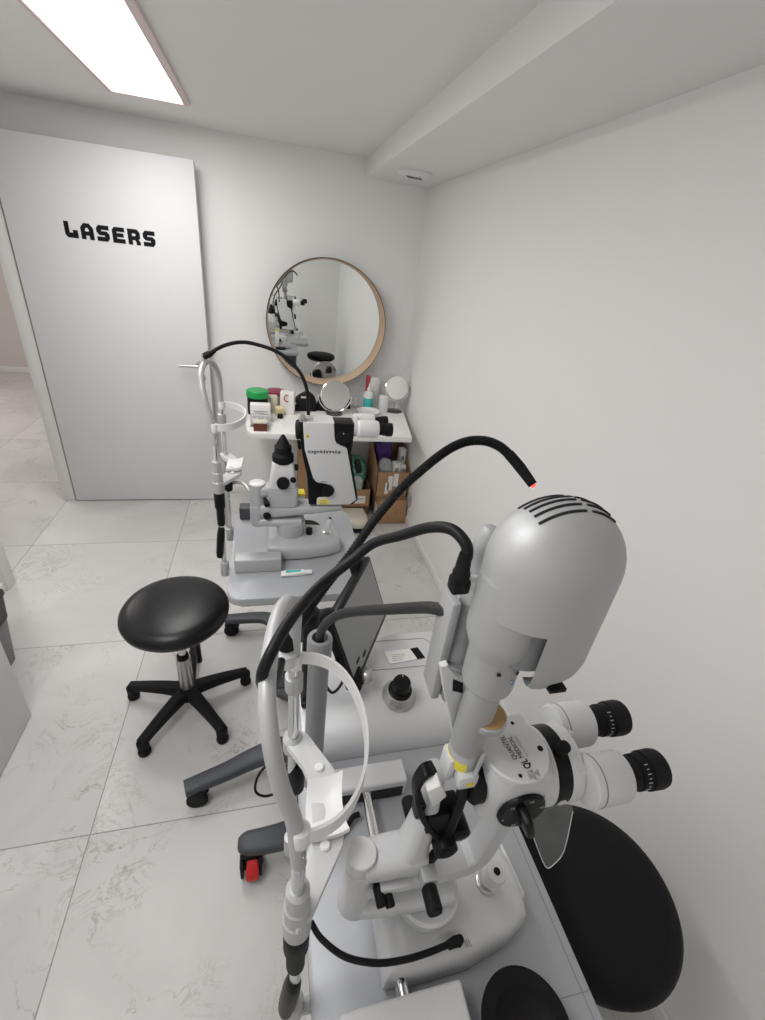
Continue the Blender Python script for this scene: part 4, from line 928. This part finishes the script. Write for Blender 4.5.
b = MB().tube([(.062, .735, .42), (.02, .72, .36), (-.02, .71, .35), (-.05, .715, .37), (-.045, .73, .41), (-.02, .74, .44), (.01, .74, .45)], .0035); tag(b.build('hanging_cable', 'cable'), 'thin black cable loop hanging under the near table left edge', 'cable')

t = thing('fixation_light', 'thin black gooseneck light arching over the far slit lamp', 'gooseneck light', (-.17, 1.39, 1.36))
b = MB(); b.lathe((-.163, 1.36, 1.374), (.7, .1, .4), [(.008, -.012), (.0095, -.008), (.0095, .010), (.006, .020), (.005, .026)], seg=18); b.build('swivel', 'black', t)
b = MB(); b.lathe((-.173, 1.357, 1.370), (0, 0, -1), [(.005, -.006), (.006, 0), (.005, .014), (0, .015)], seg=14); b.build('thumb_screw', 'steel', t)
MB().tube([(-.150, 1.362, 1.384), (-.115, 1.38, 1.400), (-.075, 1.395, 1.408), (-.035, 1.40, 1.405), (.02, 1.392, 1.392), (.063, 1.382, 1.368), (.094, 1.371, 1.335), (.110, 1.363, 1.300), (.116, 1.358, 1.262), (.118, 1.356, 1.22), (.117, 1.356, 1.19)], .0055, seg=12).build('gooseneck', 'cable', t)

b = MB().tube([(-.152, 1.485, .72), (-.154, 1.485, .80), (-.150, 1.482, .87), (-.128, 1.465, .925), (-.092, 1.43, .945), (-.060, 1.37, .938), (-.050, 1.345, .936)], .0065); 
tag(b.build('drive_cable', 'steel'), 'grey conduit curving behind the far chin rest post', 'cable')

# ------------------------------------------------------------------ small things on the tables
t = thing('ointment_tube', 'small white and teal ointment tube lying on the far table', 'tube', (.08, 1.163, TB))
b = MB(); b.bar([(.030, 1.163, TB+.006), (.045, 1.163, TB+.007), (.085, 1.163, TB+.008), (.102, 1.163, TB+.008)], [.026, .025, .021, .018], [.003, .009, .015, .016], (0, 1, 0)); b.build('tube_body', 'white', t)
MB().lathe((.102, 1.163, TB+.008), (1, 0, 0), [(.008, 0), (.008, .024), (.0075, .025), (0, .0251)], seg=20).build('tube_cap', 'white', t)
MB().box((.045, 1.158, TB+.0142), (.092, 1.168, TB+.0162), r=.001).build('tube_print', 'teal', t)
t = thing('bowl', 'black round bowl at the front edge of the near table', 'bowl', (.322, .118, TA))
b = MB(); b.lathe((.322, .118, TA), (0, 0, 1), [(.044, 0), (.048, .003), (.057, .040), (.0605, .056), (.062, .060), (.061, .062), (.043, .060), (.040, .057), (.030, .049), (0, .046)], seg=56); b.build('bowl_body', 'leather2', t)
b = MB().prism([(.4055, .372, TA), (.411, .366, TA), (.4165, .30, TA), (.4180, .272, TA), (.4130, .264, TA), (.4085, .269, TA), (.4090, .30, TA)], (0, 0, .002), r=.0006); tag(b.build('plastic_strip', 'white'), 'thin white plastic strip beside the near slit lamp base', 'strip')

# ------------------------------------------------------------------ light
def area(name, loc, rot, sx, sy, power, col=(1, .99, .975)):
    l = bpy.data.lights.new(name, 'AREA'); l.shape = 'RECTANGLE'; l.size = sx; l.size_y = sy; l.energy = power; l.color = col
    o = bpy.data.objects.new(name, l); COL.objects.link(o); o.location = loc; o.rotation_euler = rot; return o
area('panel_light', (-.478, 2.1, ZC-.016), (0, 0, 0), .27, 1.19, 11.5)
area('added_fill_light', (-.62, .52, ZC-.02), (0, 0, 0), .5, .8, 14)  # unseen fill light, added to brighten the right wall and near devices
area('corridor_light', (-2.6, 4.2, ZC-.02), (0, 0, 0), .6, 1.6, 32, (1, .95, .92))
w = bpy.data.worlds.new('world'); S.world = w; w.use_nodes = True
w.node_tree.nodes['Background'].inputs[0].default_value = (1, .99, .98, 1); w.node_tree.nodes['Background'].inputs[1].default_value = .25

# ------------------------------------------------------------------ camera
cd = bpy.data.cameras.new('camera'); cam = bpy.data.objects.new('camera', cd); COL.objects.link(cam)
yaw, pit, rol = (math.radians(a) for a in (16.1245, 28.8427, 6.9996))
f = V((math.sin(yaw)*math.cos(pit), math.cos(yaw)*math.cos(pit), -math.sin(pit)))
r0 = f.cross(V((0, 0, 1))).normalized(); u0 = r0.cross(f)
r = r0*math.cos(rol)+u0*math.sin(rol); u = r.cross(f)
cam.matrix_world = Matrix((( r.x, u.x, -f.x, 0), (r.y, u.y, -f.y, 0), (r.z, u.z, -f.z, 1.65), (0, 0, 0, 1)))
cd.sensor_fit = 'HORIZONTAL'; cd.sensor_width = 36; cd.lens = 36*447.19/765; cd.clip_start = .01
S.camera = cam
S.view_settings.view_transform = 'Standard'; S.view_settings.look = 'None'; S.view_settings.exposure = 0; S.view_settings.gamma = 1
S.cycles.max_bounces = 10; S.cycles.diffuse_bounces = 6; S.cycles.sample_clamp_indirect = 6
